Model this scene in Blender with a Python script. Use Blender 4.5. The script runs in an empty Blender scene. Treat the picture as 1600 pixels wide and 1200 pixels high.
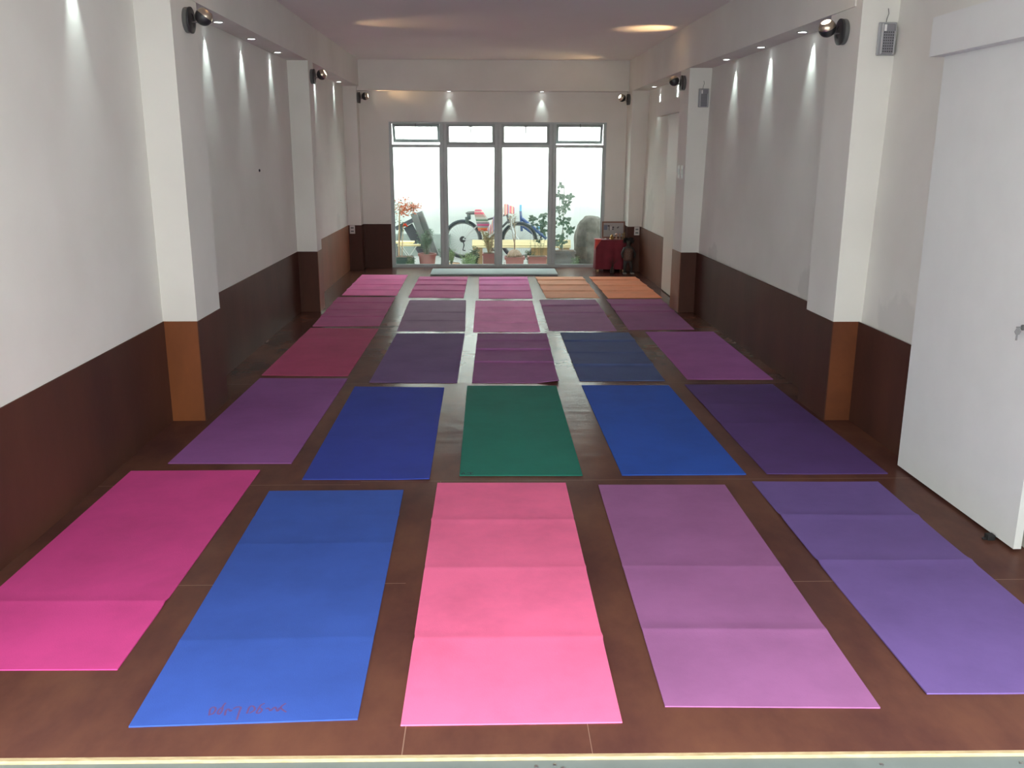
import bpy, bmesh, math, random
from mathutils import Vector, Matrix
random.seed(7)
sc = bpy.context.scene
COL = sc.collection

# ------------------------------------------------------------------ camera
PITCH, YAW, ROLL, F = 0.2513978, 0.0271017, 0.0029522, 1406.39
cd = bpy.data.cameras.new('camera')
cd.sensor_fit = 'HORIZONTAL'; cd.sensor_width = 36.0; cd.lens = F * 36.0 / 1600.0
cd.clip_start = 0.02; cd.clip_end = 200
cam = bpy.data.objects.new('camera', cd); COL.objects.link(cam)
fw = Vector((math.sin(YAW)*math.cos(PITCH), math.cos(YAW)*math.cos(PITCH), -math.sin(PITCH)))
rt = Vector((math.cos(YAW), -math.sin(YAW), 0)); up = rt.cross(fw)
r2 = rt*math.cos(ROLL) + up*math.sin(ROLL); u2 = up*math.cos(ROLL) - rt*math.sin(ROLL)
m = Matrix((r2, u2, -fw)).transposed().to_4x4(); m.translation = Vector((0, 0, 1.5))
cam.matrix_world = m
sc.camera = cam

# ------------------------------------------------------------------ sky, exposure
SKY = 6.5
w = bpy.data.worlds.new('overcast sky'); sc.world = w; w.use_nodes = True
nt = w.node_tree; bg = nt.nodes['Background']
tc = nt.nodes.new('ShaderNodeTexCoord'); sep = nt.nodes.new('ShaderNodeSeparateXYZ')
rp = nt.nodes.new('ShaderNodeValToRGB')
nt.links.new(tc.outputs['Generated'], sep.inputs[0]); nt.links.new(sep.outputs['Z'], rp.inputs[0])
rp.color_ramp.elements[0].position = 0.0; rp.color_ramp.elements[0].color = (0.955, 0.995, 0.945, 1)
rp.color_ramp.elements[1].position = 0.6; rp.color_ramp.elements[1].color = (0.47, 0.485, 0.48, 1)
nt.links.new(rp.outputs[0], bg.inputs['Color']); bg.inputs['Strength'].default_value = SKY
sl = bpy.data.lights.new('added_hazy_sun', 'SUN'); sl.energy = 32.0; sl.angle = math.radians(20); sl.color = (1.0, 0.985, 0.95)  # assumed sun, added to brighten the upper courtyard wall and front floor
so = bpy.data.objects.new('added_hazy_sun', sl); COL.objects.link(so)
so.rotation_euler = Vector((-.05, math.cos(math.radians(32)), -math.sin(math.radians(32)))).to_track_quat('-Z', 'Y').to_euler()
vs = sc.view_settings
vs.view_transform = 'Standard'; vs.look = 'None'; vs.gamma = 1.0; vs.use_curve_mapping = False
vs.exposure = 0.0
cy = sc.cycles
cy.max_bounces = 10; cy.diffuse_bounces = 6; cy.glossy_bounces = 4; cy.transparent_max_bounces = 12
cy.sample_clamp_indirect = 6.0; cy.use_denoising = True
cy.caustics_reflective = False; cy.caustics_refractive = False

# ------------------------------------------------------------------ materials
MATS = {}
def rgb(c): return (c[0], c[1], c[2], 1.0)
def mat(name, color, rough=0.6, metal=0.0, spec=0.5, var=0.0, vscale=6.0, bump=0.0, bscale=60.0,
        emit=None, estr=0.0, color2=None, stretch=None, coat=0.0, sheen=0.0):
    if name in MATS: return MATS[name]
    M = bpy.data.materials.new(name); M.use_nodes = True
    n = M.node_tree.nodes; l = M.node_tree.links; p = n['Principled BSDF']
    p.inputs['Base Color'].default_value = rgb(color)
    p.inputs['Roughness'].default_value = rough
    p.inputs['Metallic'].default_value = metal
    p.inputs['Specular IOR Level'].default_value = spec
    p.inputs['Coat Weight'].default_value = coat
    p.inputs['Sheen Weight'].default_value = sheen
    tcn = n.new('ShaderNodeTexCoord'); mp = n.new('ShaderNodeMapping')
    l.new(tcn.outputs['Object'], mp.inputs[0])
    if stretch: mp.inputs['Scale'].default_value = stretch
    if var > 0 or color2:
        nz = n.new('ShaderNodeTexNoise'); nz.inputs['Scale'].default_value = vscale
        nz.inputs['Detail'].default_value = 5; nz.inputs['Roughness'].default_value = 0.6
        l.new(mp.outputs[0], nz.inputs['Vector'])
        r = n.new('ShaderNodeValToRGB')
        r.color_ramp.elements[0].position = 0.32; r.color_ramp.elements[1].position = 0.68
        c2 = color2 if color2 else tuple(min(1, x*(1+var)) for x in color)
        c1 = color if color2 else tuple(x*(1-var) for x in color)
        r.color_ramp.elements[0].color = rgb(c1); r.color_ramp.elements[1].color = rgb(c2)
        l.new(nz.outputs[0], r.inputs[0]); l.new(r.outputs[0], p.inputs['Base Color'])
    if bump > 0:
        nb = n.new('ShaderNodeTexNoise'); nb.inputs['Scale'].default_value = bscale; nb.inputs['Detail'].default_value = 3
        l.new(tcn.outputs['Object'], nb.inputs['Vector'])
        b = n.new('ShaderNodeBump'); b.inputs['Strength'].default_value = bump; b.inputs['Distance'].default_value = 0.01
        l.new(nb.outputs[0], b.inputs['Height']); l.new(b.outputs[0], p.inputs['Normal'])
    if emit:
        p.inputs['Emission Color'].default_value = rgb(emit); p.inputs['Emission Strength'].default_value = estr
    MATS[name] = M
    return M

def stripes(name, stops, axis='Z', rough=0.9, coord='Generated', scale=1.0):
    M = bpy.data.materials.new(name); M.use_nodes = True
    n = M.node_tree.nodes; l = M.node_tree.links; p = n['Principled BSDF']; p.inputs['Roughness'].default_value = rough
    t = n.new('ShaderNodeTexCoord'); s = n.new('ShaderNodeSeparateXYZ'); l.new(t.outputs[coord], s.inputs[0])
    mul = n.new('ShaderNodeMath'); mul.operation = 'MULTIPLY'; mul.inputs[1].default_value = scale
    fr = n.new('ShaderNodeMath'); fr.operation = 'FRACT'
    l.new(s.outputs[axis], mul.inputs[0]); l.new(mul.outputs[0], fr.inputs[0])
    r = n.new('ShaderNodeValToRGB'); r.color_ramp.interpolation = 'CONSTANT'
    e = r.color_ramp.elements
    e[0].position = stops[0][0]; e[0].color = rgb(stops[0][1]); e[1].position = stops[1][0]; e[1].color = rgb(stops[1][1])
    for q, c in stops[2:]:
        k = e.new(q); k.color = rgb(c)
    l.new(fr.outputs[0], r.inputs[0]); l.new(r.outputs[0], p.inputs['Base Color'])
    return M

def glass_mat():
    M = bpy.data.materials.new('window glass'); M.use_nodes = True
    n = M.node_tree.nodes; l = M.node_tree.links; n.clear()
    o = n.new('ShaderNodeOutputMaterial'); mx = n.new('ShaderNodeMixShader'); tr = n.new('ShaderNodeBsdfTransparent')
    tr.inputs[0].default_value = (0.93, 0.96, 0.95, 1)
    g = n.new('ShaderNodeBsdfGlossy'); g.inputs['Roughness'].default_value = 0.02
    lw = n.new('ShaderNodeLayerWeight'); lw.inputs['Blend'].default_value = 0.5
    pw = n.new('ShaderNodeMath'); pw.operation = 'POWER'; pw.inputs[1].default_value = 5.0
    f = n.new('ShaderNodeMath'); f.operation = 'MULTIPLY_ADD'; f.inputs[1].default_value = 0.45; f.inputs[2].default_value = 0.025
    l.new(lw.outputs['Facing'], pw.inputs[0]); l.new(pw.outputs[0], f.inputs[0])
    l.new(f.outputs[0], mx.inputs[0]); l.new(tr.outputs[0], mx.inputs[1]); l.new(g.outputs[0], mx.inputs[2]); l.new(mx.outputs[0], o.inputs[0])
    return M

def floor_mat():
    M = bpy.data.materials.new('stained plywood floor'); M.use_nodes = True
    n = M.node_tree.nodes; l = M.node_tree.links; p = n['Principled BSDF']
    t = n.new('ShaderNodeTexCoord'); mp = n.new('ShaderNodeMapping'); mp.inputs['Scale'].default_value = (1.0, 0.55, 1.0)
    l.new(t.outputs['Object'], mp.inputs[0])
    nz = n.new('ShaderNodeTexNoise'); nz.inputs['Scale'].default_value = 2.2; nz.inputs['Detail'].default_value = 6; nz.inputs['Roughness'].default_value = 0.62
    l.new(mp.outputs[0], nz.inputs['Vector'])
    r = n.new('ShaderNodeValToRGB'); e = r.color_ramp.elements
    e[0].position = 0.35; e[0].color = (0.080, 0.032, 0.029, 1); e[1].position = 0.66; e[1].color = (0.150, 0.064, 0.042, 1)
    l.new(nz.outputs[0], r.inputs[0])
    s = n.new('ShaderNodeSeparateXYZ'); l.new(t.outputs['Object'], s.inputs[0])
    def M2(op, a, b):
        k = n.new('ShaderNodeMath'); k.operation = op
        for i, v in enumerate((a, b)):
            if isinstance(v, (int, float)): k.inputs[i].default_value = v
            elif v is not None: l.new(v, k.inputs[i])
        return k.outputs[0]
    def seam(axis, pos, lo, hi, half=0.0016):
        A, B = (s.outputs['X'], s.outputs['Y']) if axis == 'x' else (s.outputs['Y'], s.outputs['X'])
        d = M2('LESS_THAN', M2('ABSOLUTE', M2('SUBTRACT', A, pos), None), half)
        return M2('MULTIPLY', d, M2('MULTIPLY', M2('GREATER_THAN', B, lo), M2('LESS_THAN', B, hi)))
    acc = None
    for a in (('x', -0.226, 1.9, 4.0), ('x', 0.265, 1.9, 2.2, .001), ('y', 2.965, -1.9, -0.3), ('y', 2.95, 0.95, 2.2),
              ('y', 4.005, -0.6, 2.2), ('y', 3.965, -1.9, -0.6), ('y', 5.86, -1.9, 2.2), ('x', -0.2, 5.86, 8.3),
              ('y', 8.3, -1.9, 2.2), ('y', 10.74, -1.9, 2.2)):
        m_ = seam(*a); acc = m_ if acc is None else M2('MAXIMUM', acc, m_)
    mixc = n.new('ShaderNodeMix'); mixc.data_type = 'RGBA'; mixc.inputs['B'].default_value = (0.25, 0.15, 0.115, 1)
    l.new(acc, mixc.inputs['Factor']); l.new(r.outputs[0], mixc.inputs['A']); 
    # scattered pale scratches
    sn = n.new('ShaderNodeTexNoise'); sn.inputs['Scale'].default_value = 14; sn.inputs['Detail'].default_value = 2
    mp2 = n.new('ShaderNodeMapping'); mp2.inputs['Scale'].default_value = (9, 0.7, 1); mp2.inputs['Rotation'].default_value = (0, 0, 0.5)
    l.new(t.outputs['Object'], mp2.inputs[0]); l.new(mp2.outputs[0], sn.inputs['Vector'])
    thr = M2('MULTIPLY', M2('GREATER_THAN', sn.outputs[0], 0.745), 0.0)
    mix2 = n.new('ShaderNodeMix'); mix2.data_type = 'RGBA'; mix2.inputs['B'].default_value = (0.36, 0.26, 0.2, 1)
    l.new(thr, mix2.inputs['Factor']); l.new(mixc.outputs['Result'], mix2.inputs['A'])
    l.new(mix2.outputs['Result'], p.inputs['Base Color'])
    rr = n.new('ShaderNodeMapRange'); rr.inputs['To Min'].default_value = 0.19; rr.inputs['To Max'].default_value = 0.28
    l.new(nz.outputs[0], rr.inputs[0]); l.new(rr.outputs[0], p.inputs['Roughness'])
    p.inputs['Specular IOR Level'].default_value = 0.05
    wv = n.new('ShaderNodeTexNoise'); wv.inputs['Scale'].default_value = 1.6; wv.inputs['Detail'].default_value = 4
    mp3 = n.new('ShaderNodeMapping'); mp3.inputs['Scale'].default_value = (0.8, 4.5, 1)
    l.new(t.outputs['Object'], mp3.inputs[0]); l.new(mp3.outputs[0], wv.inputs['Vector'])
    b = n.new('ShaderNodeBump'); b.inputs['Strength'].default_value = 0.35; b.inputs['Distance'].default_value = 0.008
    l.new(wv.outputs[0], b.inputs['Height']); l.new(b.outputs[0], p.inputs['Normal'])
    return M

def plaster_mat(name, base, stain, spots=()):
    M = bpy.data.materials.new(name); M.use_nodes = True
    n = M.node_tree.nodes; l = M.node_tree.links; p = n['Principled BSDF']; p.inputs['Roughness'].default_value = 0.75
    p.inputs['Specular IOR Level'].default_value = 0.25
    t = n.new('ShaderNodeTexCoord'); nz = n.new('ShaderNodeTexNoise'); nz.inputs['Scale'].default_value = 1.7; nz.inputs['Detail'].default_value = 6
    l.new(t.outputs['Object'], nz.inputs['Vector'])
    r = n.new('ShaderNodeValToRGB'); e = r.color_ramp.elements
    e[0].position = 0.3; e[0].color = rgb(stain); e[1].position = 0.62; e[1].color = rgb(base)
    l.new(nz.outputs[0], r.inputs[0]); col = r.outputs[0]
    if spots:       # old damp marks above the dado
        sn = n.new('ShaderNodeTexNoise'); sn.inputs['Scale'].default_value = 7; sn.inputs['Detail'].default_value = 4
        l.new(t.outputs['Object'], sn.inputs['Vector'])
        for (x, y, z, rad, sz) in spots:
            mp = n.new('ShaderNodeMapping'); mp.inputs['Location'].default_value = (-x, -y, -z*sz); mp.inputs['Scale'].default_value = (1, 1, sz)
            l.new(t.outputs['Object'], mp.inputs[0])
            ln = n.new('ShaderNodeVectorMath'); ln.operation = 'LENGTH'; l.new(mp.outputs[0], ln.inputs[0])
            a = n.new('ShaderNodeMath'); a.operation = 'MULTIPLY_ADD'; a.inputs[1].default_value = -1/rad; a.inputs[2].default_value = .62; l.new(ln.outputs['Value'], a.inputs[0])
            c = n.new('ShaderNodeMath'); c.operation = 'ADD'; l.new(a.outputs[0], c.inputs[0]); l.new(sn.outputs[0], c.inputs[1])
            d = n.new('ShaderNodeMapRange'); d.inputs['From Min'].default_value = .52; d.inputs['From Max'].default_value = .68; d.inputs['To Max'].default_value = .6
            l.new(c.outputs[0], d.inputs[0])
            mx = n.new('ShaderNodeMix'); mx.data_type = 'RGBA'; mx.inputs['B'].default_value = (base[0]*.80, base[1]*.80, base[2]*.80, 1)
            l.new(d.outputs[0], mx.inputs['Factor']); l.new(col, mx.inputs['A']); col = mx.outputs['Result']
    l.new(col, p.inputs['Base Color'])
    nb = n.new('ShaderNodeTexNoise'); nb.inputs['Scale'].default_value = 9; nb.inputs['Detail'].default_value = 4
    l.new(t.outputs['Object'], nb.inputs['Vector'])
    b = n.new('ShaderNodeBump'); b.inputs['Strength'].default_value = 0.15; b.inputs['Distance'].default_value = 0.01
    l.new(nb.outputs[0], b.inputs['Height']); l.new(b.outputs[0], p.inputs['Normal'])
    return M

def mat_foam(name, color, stain=0.12):
    """closed-cell foam with fine ribbing and faint scuffs"""
    M = bpy.data.materials.new(name); M.use_nodes = True
    n = M.node_tree.nodes; l = M.node_tree.links; p = n['Principled BSDF']; p.inputs['Roughness'].default_value = 0.82
    p.inputs['Specular IOR Level'].default_value = 0.3
    t = n.new('ShaderNodeTexCoord'); nz = n.new('ShaderNodeTexNoise'); nz.inputs['Scale'].default_value = 3.1; nz.inputs['Detail'].default_value = 7; nz.inputs['Roughness'].default_value = 0.65
    l.new(t.outputs['Object'], nz.inputs['Vector'])
    r = n.new('ShaderNodeValToRGB'); e = r.color_ramp.elements
    e[0].position = 0.28; e[0].color = rgb(tuple(c*(1-stain*1.8) for c in color)); e[1].position = 0.6; e[1].color = rgb(color)
    l.new(nz.outputs[0], r.inputs[0]); l.new(r.outputs[0], p.inputs['Base Color'])
    nb = n.new('ShaderNodeTexNoise'); nb.inputs['Scale'].default_value = 220; nb.inputs['Detail'].default_value = 1
    l.new(t.outputs['Object'], nb.inputs['Vector'])
    b = n.new('ShaderNodeBump'); b.inputs['Strength'].default_value = 0.25; b.inputs['Distance'].default_value = 0.002
    l.new(nb.outputs[0], b.inputs['Height']); l.new(b.outputs[0], p.inputs['Normal'])
    return M

PLASTER = plaster_mat('white wall plaster', (0.79, 0.785, 0.745), (0.73, 0.72, 0.68), ((2.11, 4.52, .66, .42, 1.6), (2.07, 5.75, .66, .30, 1.4), (1.99, 8.1, .62, .25, 1.5), (1.99, 11.2, .75, .45, .8), (-1.82, 11.2, .66, .3, 1.4)))
CEIL = plaster_mat('ceiling paint', (0.88, 0.88, 0.865), (0.86, 0.855, 0.84))
COURT = plaster_mat('courtyard whitewash', (0.68, 0.725, 0.71), (0.65, 0.70, 0.685))
FLOOR = floor_mat()
DARKW = mat('dark mahogany stained board', (0.056, 0.022, 0.016), 0.55, spec=.2, color2=(0.092, 0.035, 0.023), vscale=2.4, stretch=(1, 1, .35), bump=.05, bscale=25)
ORNGW = mat('orange brown stained board', (0.15, 0.046, 0.014), 0.46, spec=.35, color2=(0.235, 0.072, 0.022), vscale=3.0, stretch=(1, 1, .35), bump=.05, bscale=25)
ORNGD = mat('dark orange stained board', (0.085, 0.024, 0.010), 0.46, spec=.35, color2=(0.16, 0.048, 0.016), vscale=2.2, bump=.05, bscale=25)
REDR = mat('deep red brown stained board', (0.10, 0.038, 0.022), 0.44, color2=(0.15, 0.055, 0.032), vscale=3.0, stretch=(1, 1, .35), bump=.05, bscale=25)
REDW = mat('red brown stained board', (0.17, 0.06, 0.03), 0.44, color2=(0.27, 0.095, 0.045), vscale=3.0, stretch=(1, 1, .35), bump=.05, bscale=25)
DOORW = mat('white door paint', (0.72, 0.74, 0.74), 0.45, var=.02)
ALU = mat('window aluminium', (0.45, 0.50, 0.51), 0.42, metal=0.0, var=.05)
ALUD = mat('sash aluminium', (0.32, 0.365, 0.365), 0.42, metal=0.0)
GLASS = glass_mat()
PLY = mat('raw plywood edge', (0.34, 0.26, 0.14), 0.8, color2=(0.50, 0.40, 0.24), vscale=18, stretch=(1, 6, 6), bump=.3, bscale=50)
SILLM = mat('grey painted steel sill', (0.135, 0.165, 0.165), 0.6, metal=.0, var=.08, vscale=5)
CHROME = mat('brushed metal lamp shell', (0.55, 0.47, 0.38), 0.28, metal=1.0)
GUN = mat('dark lamp metal', (0.06, 0.06, 0.065), 0.4, metal=.6)
GUNG = mat('grey lamp metal', (0.16, 0.17, 0.17), 0.45, metal=.5)
LEDM = mat('cool lamp glow', (1, 1, 1), 0.5, emit=(0.93, 1, 0.99), estr=9)
WARM = mat('warm lamp glow', (1, 1, 1), 0.5, emit=(1, 0.82, 0.60), estr=6)
WHITEP = mat('white plastic', (0.62, 0.62, 0.60), 0.4)
BLACKP = mat('black rubber', (0.012, 0.012, 0.013), 0.6)
STEEL = mat('steel', (0.35, 0.35, 0.36), 0.3, metal=.9)
DGREEN = mat('dark leaves', (0.045, 0.085, 0.04), 0.6, color2=(0.11, 0.17, 0.075), vscale=20)
LGREEN = mat('light leaves', (0.16, 0.27, 0.10), 0.6, color2=(0.30, 0.42, 0.20), vscale=20)
BGREEN = mat('blue green leaves', (0.08, 0.15, 0.11), 0.6, color2=(0.16, 0.25, 0.17), vscale=20)
ORLEAF = mat('orange red leaves', (0.50, 0.08, 0.035), 0.6, color2=(0.62, 0.26, 0.13), vscale=14)
REDFL = mat('red orange petals', (0.85, 0.09, 0.03), 0.6)
BARK = mat('pale bark', (0.42, 0.30, 0.19), 0.85, var=.2, vscale=20)
STEMG = mat('grey green stem', (0.16, 0.19, 0.13), 0.8)
SOIL = mat('soil', (0.09, 0.065, 0.045), 0.95, var=.3, vscale=30)
TERRA = mat('red brown pot plastic', (0.20, 0.065, 0.055), 0.6, var=.08)
GREYPL = mat('grey planter', (0.13, 0.13, 0.128), 0.8, var=.12, vscale=12, bump=.2)
TUBM = mat('dark green tub', (0.02, 0.055, 0.045), 0.5)
YWOOD = mat('pale pine board', (0.82, 0.69, 0.38), 0.6, color2=(0.90, 0.79, 0.49), vscale=4, stretch=(.4, 5, 5))
OWOOD = mat('plywood bench side', (0.55, 0.36, 0.18), 0.7, color2=(0.66, 0.46, 0.25), vscale=6)
CONC = mat('courtyard concrete', (0.28, 0.29, 0.28), 0.85, var=.15, vscale=3)
CONCD = mat('damp grey plinth', (0.30, 0.35, 0.33), 0.85, var=.10, vscale=4)
ROCKM = mat('rough grey stone', (0.065, 0.06, 0.053), 0.9, color2=(0.17, 0.16, 0.145), vscale=7, bump=.8, bscale=14)

# ------------------------------------------------------------------ mesh helpers
class MB:
    def __init__(s): s.b = bmesh.new(); s.sm = True
    def box(s, x0, x1, y0, y1, z0, z1, M=None, bevel=0):
        r = bmesh.ops.create_cube(s.b, size=1)
        T = Matrix.Translation(((x0+x1)/2, (y0+y1)/2, (z0+z1)/2)) @ Matrix.Diagonal((x1-x0, y1-y0, z1-z0, 1))
        bmesh.ops.transform(s.b, matrix=(M @ T) if M else T, verts=r['verts'])
        if bevel:
            es = list({e for v in r['verts'] for e in v.link_edges})
            bmesh.ops.bevel(s.b, geom=es, offset=bevel, segments=2, affect='EDGES', profile=.5)
        return s
    def prism(s, pts, z0, z1, caps=True):
        a = [s.b.verts.new((x, y, z0)) for x, y in pts]; c = [s.b.verts.new((x, y, z1)) for x, y in pts]
        n = len(pts)
        for i in range(n): s.b.faces.new((a[i], a[(i+1) % n], c[(i+1) % n], c[i]))
        if caps: s.b.faces.new(list(reversed(a))); s.b.faces.new(c)
        bmesh.ops.recalc_face_normals(s.b, faces=s.b.faces[:])
        return s
    def tube(s, pts, r, n=8, cap=True):
        pts = [Vector(p) for p in pts]
        rs = r if isinstance(r, (list, tuple)) else [r]*len(pts)
        rings = []; prev = None
        for i, p in enumerate(pts):
            if i == 0: t = pts[1]-pts[0]
            elif i == len(pts)-1: t = pts[-1]-pts[-2]
            else: t = (pts[i+1]-pts[i]).normalized() + (pts[i]-pts[i-1]).normalized()
            if t.length < 1e-9: t = Vector((0, 0, 1))
            t.normalize()
            if prev is None:
                a = t.orthogonal().normalized()
            else:
                a = prev - t*prev.dot(t)
                a = a.normalized() if a.length > 1e-6 else t.orthogonal().normalized()
            prev = a; bb = t.cross(a)
            rings.append([s.b.verts.new(p + (a*math.cos(2*math.pi*k/n) + bb*math.sin(2*math.pi*k/n))*rs[i]) for k in range(n)])
        for i in range(len(rings)-1):
            for k in range(n):
                s.b.faces.new((rings[i][k], rings[i][(k+1) % n], rings[i+1][(k+1) % n], rings[i+1][k]))
        if cap:
            s.b.faces.new(list(reversed(rings[0]))); s.b.faces.new(rings[-1])
        return s
    def lathe(s, prof, M=None, n=28, cap=True):
        """prof: (radius, height) pairs about local z"""
        M = M or Matrix.Identity(4); rings = []
        for r, z in prof:
            if r < 1e-6: rings.append([s.b.verts.new(M @ Vector((0, 0, z)))])
            else: rings.append([s.b.verts.new(M @ Vector((r*math.cos(2*math.pi*k/n), r*math.sin(2*math.pi*k/n), z))) for k in range(n)])
        for a, c in zip(rings, rings[1:]):
            for k in range(n):
                j = (k+1) % n
                if len(a) == 1 and len(c) == 1: continue
                if len(a) == 1: s.b.faces.new((a[0], c[j], c[k]))
                elif len(c) == 1: s.b.faces.new((a[k], a[j], c[0]))
                else: s.b.faces.new((a[k], a[j], c[j], c[k]))
        if cap:
            if len(rings[0]) > 1: s.b.faces.new(list(reversed(rings[0])))
            if len(rings[-1]) > 1: s.b.faces.new(rings[-1])
        return s
    def grid(s, fn, nu, nv):
        g = [[s.b.verts.new(fn(i/nu, j/nv)) for j in range(nv+1)] for i in range(nu+1)]
        for i in range(nu):
            for j in range(nv): s.b.faces.new((g[i][j], g[i+1][j], g[i+1][j+1], g[i][j+1]))
        return g
    def leaf(s, p, d, L, W, nrm=None):
        p = Vector(p); d = Vector(d).normalized(); nrm = (nrm or Vector((random.uniform(-1, 1), random.uniform(-1, 1), random.uniform(.1, 1))))
        sd = d.cross(nrm)
        if sd.length < 1e-4: sd = d.orthogonal()
        sd.normalize(); nn = sd.cross(d).normalized()
        v = [s.b.verts.new(q) for q in (p, p+d*L*.45+sd*W*.5+nn*L*.08, p+d*L, p+d*L*.45-sd*W*.5+nn*L*.08)]
        m_ = s.b.verts.new(p+d*L*.5)
        s.b.faces.new((v[0], v[1], m_)); s.b.faces.new((v[1], v[2], m_)); s.b.faces.new((v[2], v[3], m_)); s.b.faces.new((v[3], v[0], m_))
        return s
    def build(s, name, material, parent=None, smooth=True, solid=0, recalc=True):
        if recalc: bmesh.ops.recalc_face_normals(s.b, faces=s.b.faces[:])
        me = bpy.data.meshes.new(name); s.b.to_mesh(me); s.b.free()
        me.materials.append(material)
        if smooth:
            for p in me.polygons: p.use_smooth = True
            me.set_sharp_from_angle(angle=math.radians(32))
        o = bpy.data.objects.new(name, me); COL.objects.link(o)
        if parent is not None: o.parent = parent
        if solid:
            md = o.modifiers.new('thickness', 'SOLIDIFY'); md.thickness = solid; md.offset = -1
        return o

def root(name, loc=(0, 0, 0), label=None, cat=None, group=None, kind=None, rot=(0, 0, 0)):
    o = bpy.data.objects.new(name, None); COL.objects.link(o); o.location = loc; o.rotation_euler = rot
    o.empty_display_size = .05
    tag(o, label, cat, group, kind); return o
def tag(o, label=None, cat=None, group=None, kind=None):
    if label: o['label'] = label
    if cat: o['category'] = cat
    if group: o['group'] = group
    if kind: o['kind'] = kind
    return o
def struct(name, mb, material, label=None, smooth=False):
    o = mb.build(name, material, smooth=smooth); o['kind'] = 'structure'
    if label: o['label'] = label
    return o
def rot_to(v):
    return Vector(v).normalized().to_track_quat('Z', 'Y').to_matrix().to_4x4()

# ------------------------------------------------------------------ room shell
LZ, RZ, BZ, CZ = 2.31, 2.255, 2.262, 2.635     # undersides of the side and back beams, ceiling height
LP = [(-1.80, 1.96), (-1.82, 5.02), (-1.63, 5.02), (-1.63, 5.46), (-1.82, 5.46), (-1.82, 8.70), (-1.63, 8.70), (-1.63, 8.93),
      (-1.82, 8.93), (-1.82, 11.93), (-1.65, 11.93), (-1.65, 12.14)]
RP = [(2.11, 1.96), (2.10, 4.97), (1.952, 4.97), (1.945, 5.39), (2.06, 5.39), (2.005, 8.62), (1.85, 8.62), (1.835, 8.94),
      (1.99, 8.94), (1.975, 11.72), (1.81, 11.72), (1.81, 12.14)]
struct('wall_left', MB().prism(LP + [(-2.05, 12.14), (-2.05, 1.96)], 0, CZ), PLASTER, 'white plastered left wall with projecting pilasters')
wr = MB().prism(RP + [(2.40, 12.14), (2.40, 1.96)], 0, CZ)
for v in wr.b.verts:      # the recessed parts of this wall lean slightly outwards
    if v.co.z > 1 and any(abs(v.co.x-p[0]) < 1e-4 and abs(v.co.y-p[1]) < 1e-4 for p in (RP[0], RP[1], RP[4], RP[5], RP[8], RP[9])): v.co.x += .058
struct('wall_right', wr, PLASTER, 'white plastered right wall with projecting pilasters')
WX0, WX1, WZ = -1.28, 1.555, 1.885            # glazed opening in the back wall
b = MB()
b.box(-2.05, WX0, 12.14, 12.36, -.15, CZ); b.box(WX1, 2.35, 12.14, 12.36, -.15, CZ); b.box(WX0, WX1, 12.14, 12.36, WZ, CZ)
struct('wall_back', b, PLASTER, 'white back wall around the glazed opening')
struct('ceiling', MB().box(-3.4, 3.8, 1.96, 12.36, CZ, CZ+.35), CEIL, 'plain painted ceiling')
struct('trim_1', MB().prism([(-2.0, 1.97), (-1.627, 1.97), (-1.627, 12.14), (-2.0, 12.14)], LZ, CZ-.001), PLASTER, 'white boxed beam along the top of the left wall')
b = MB().prism([(2.3, 5.05), (1.942, 5.05), (1.838, 8.62), (1.806, 12.14), (2.3, 12.14)], RZ, CZ-.001)
b.prism([(2.3, 1.97), (1.98, 1.97), (1.942, 5.049), (2.3, 5.049)], 2.335, CZ-.001)
struct('trim_2', b, PLASTER, 'white boxed beam along the top of the right wall')
struct('trim_3', MB().box(-1.65, 1.86, 12.0, 12.14, BZ, CZ-.001), PLASTER, 'white boxed beam above the window')
# floor with its slightly skewed raw front edge
FE = [(-2.05, 2.030), (2.35, 1.984)]
struct('floor', MB().prism([FE[0], FE[1], (2.35, 12.36), (-2.05, 12.36)], -.018, 0), FLOOR, 'red-brown stained plywood floor')
struct('trim_4', MB().prism([(-2.05, 2.016), (2.35, 1.974), FE[1], FE[0]], -.018, -.0005), PLY, 'raw pale plywood edge of the floor')
b = MB(); b.prism([(-2.05, 1.70), (2.35, 1.70), (2.35, 1.973), (-2.05, 2.015)], -.10, -.010)
struct('trim_5', b, SILLM, 'grey metal door sill in front of the floor')
b = MB()
for x, y in ((.165, 1.975), (.185, 1.962), (.118, 1.970), (1.0, 1.958), (1.36, 1.955)):
    b.lathe([(.005, -.011), (.005, -.0085), (.003, -.008), (0, -.008)], Matrix.Translation((x, y, 0)), n=10)
tag(b.build('sill_screws', STEEL), kind='structure')
struct('ceiling_added_shade', MB().box(-5, 5, -3.25, 1.955, 2.70, 2.95), PLASTER, 'added unseen roof slab that shades the entrance')  # unseen slab, added to cut the daylight entering at the front
struct('ground', MB().box(-12, 12, -14, 1.70, -.20, -.10), mat('dark street paving', (.15, .15, .15), .85, var=.15, vscale=3), 'dark pavement outside the entrance')

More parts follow.
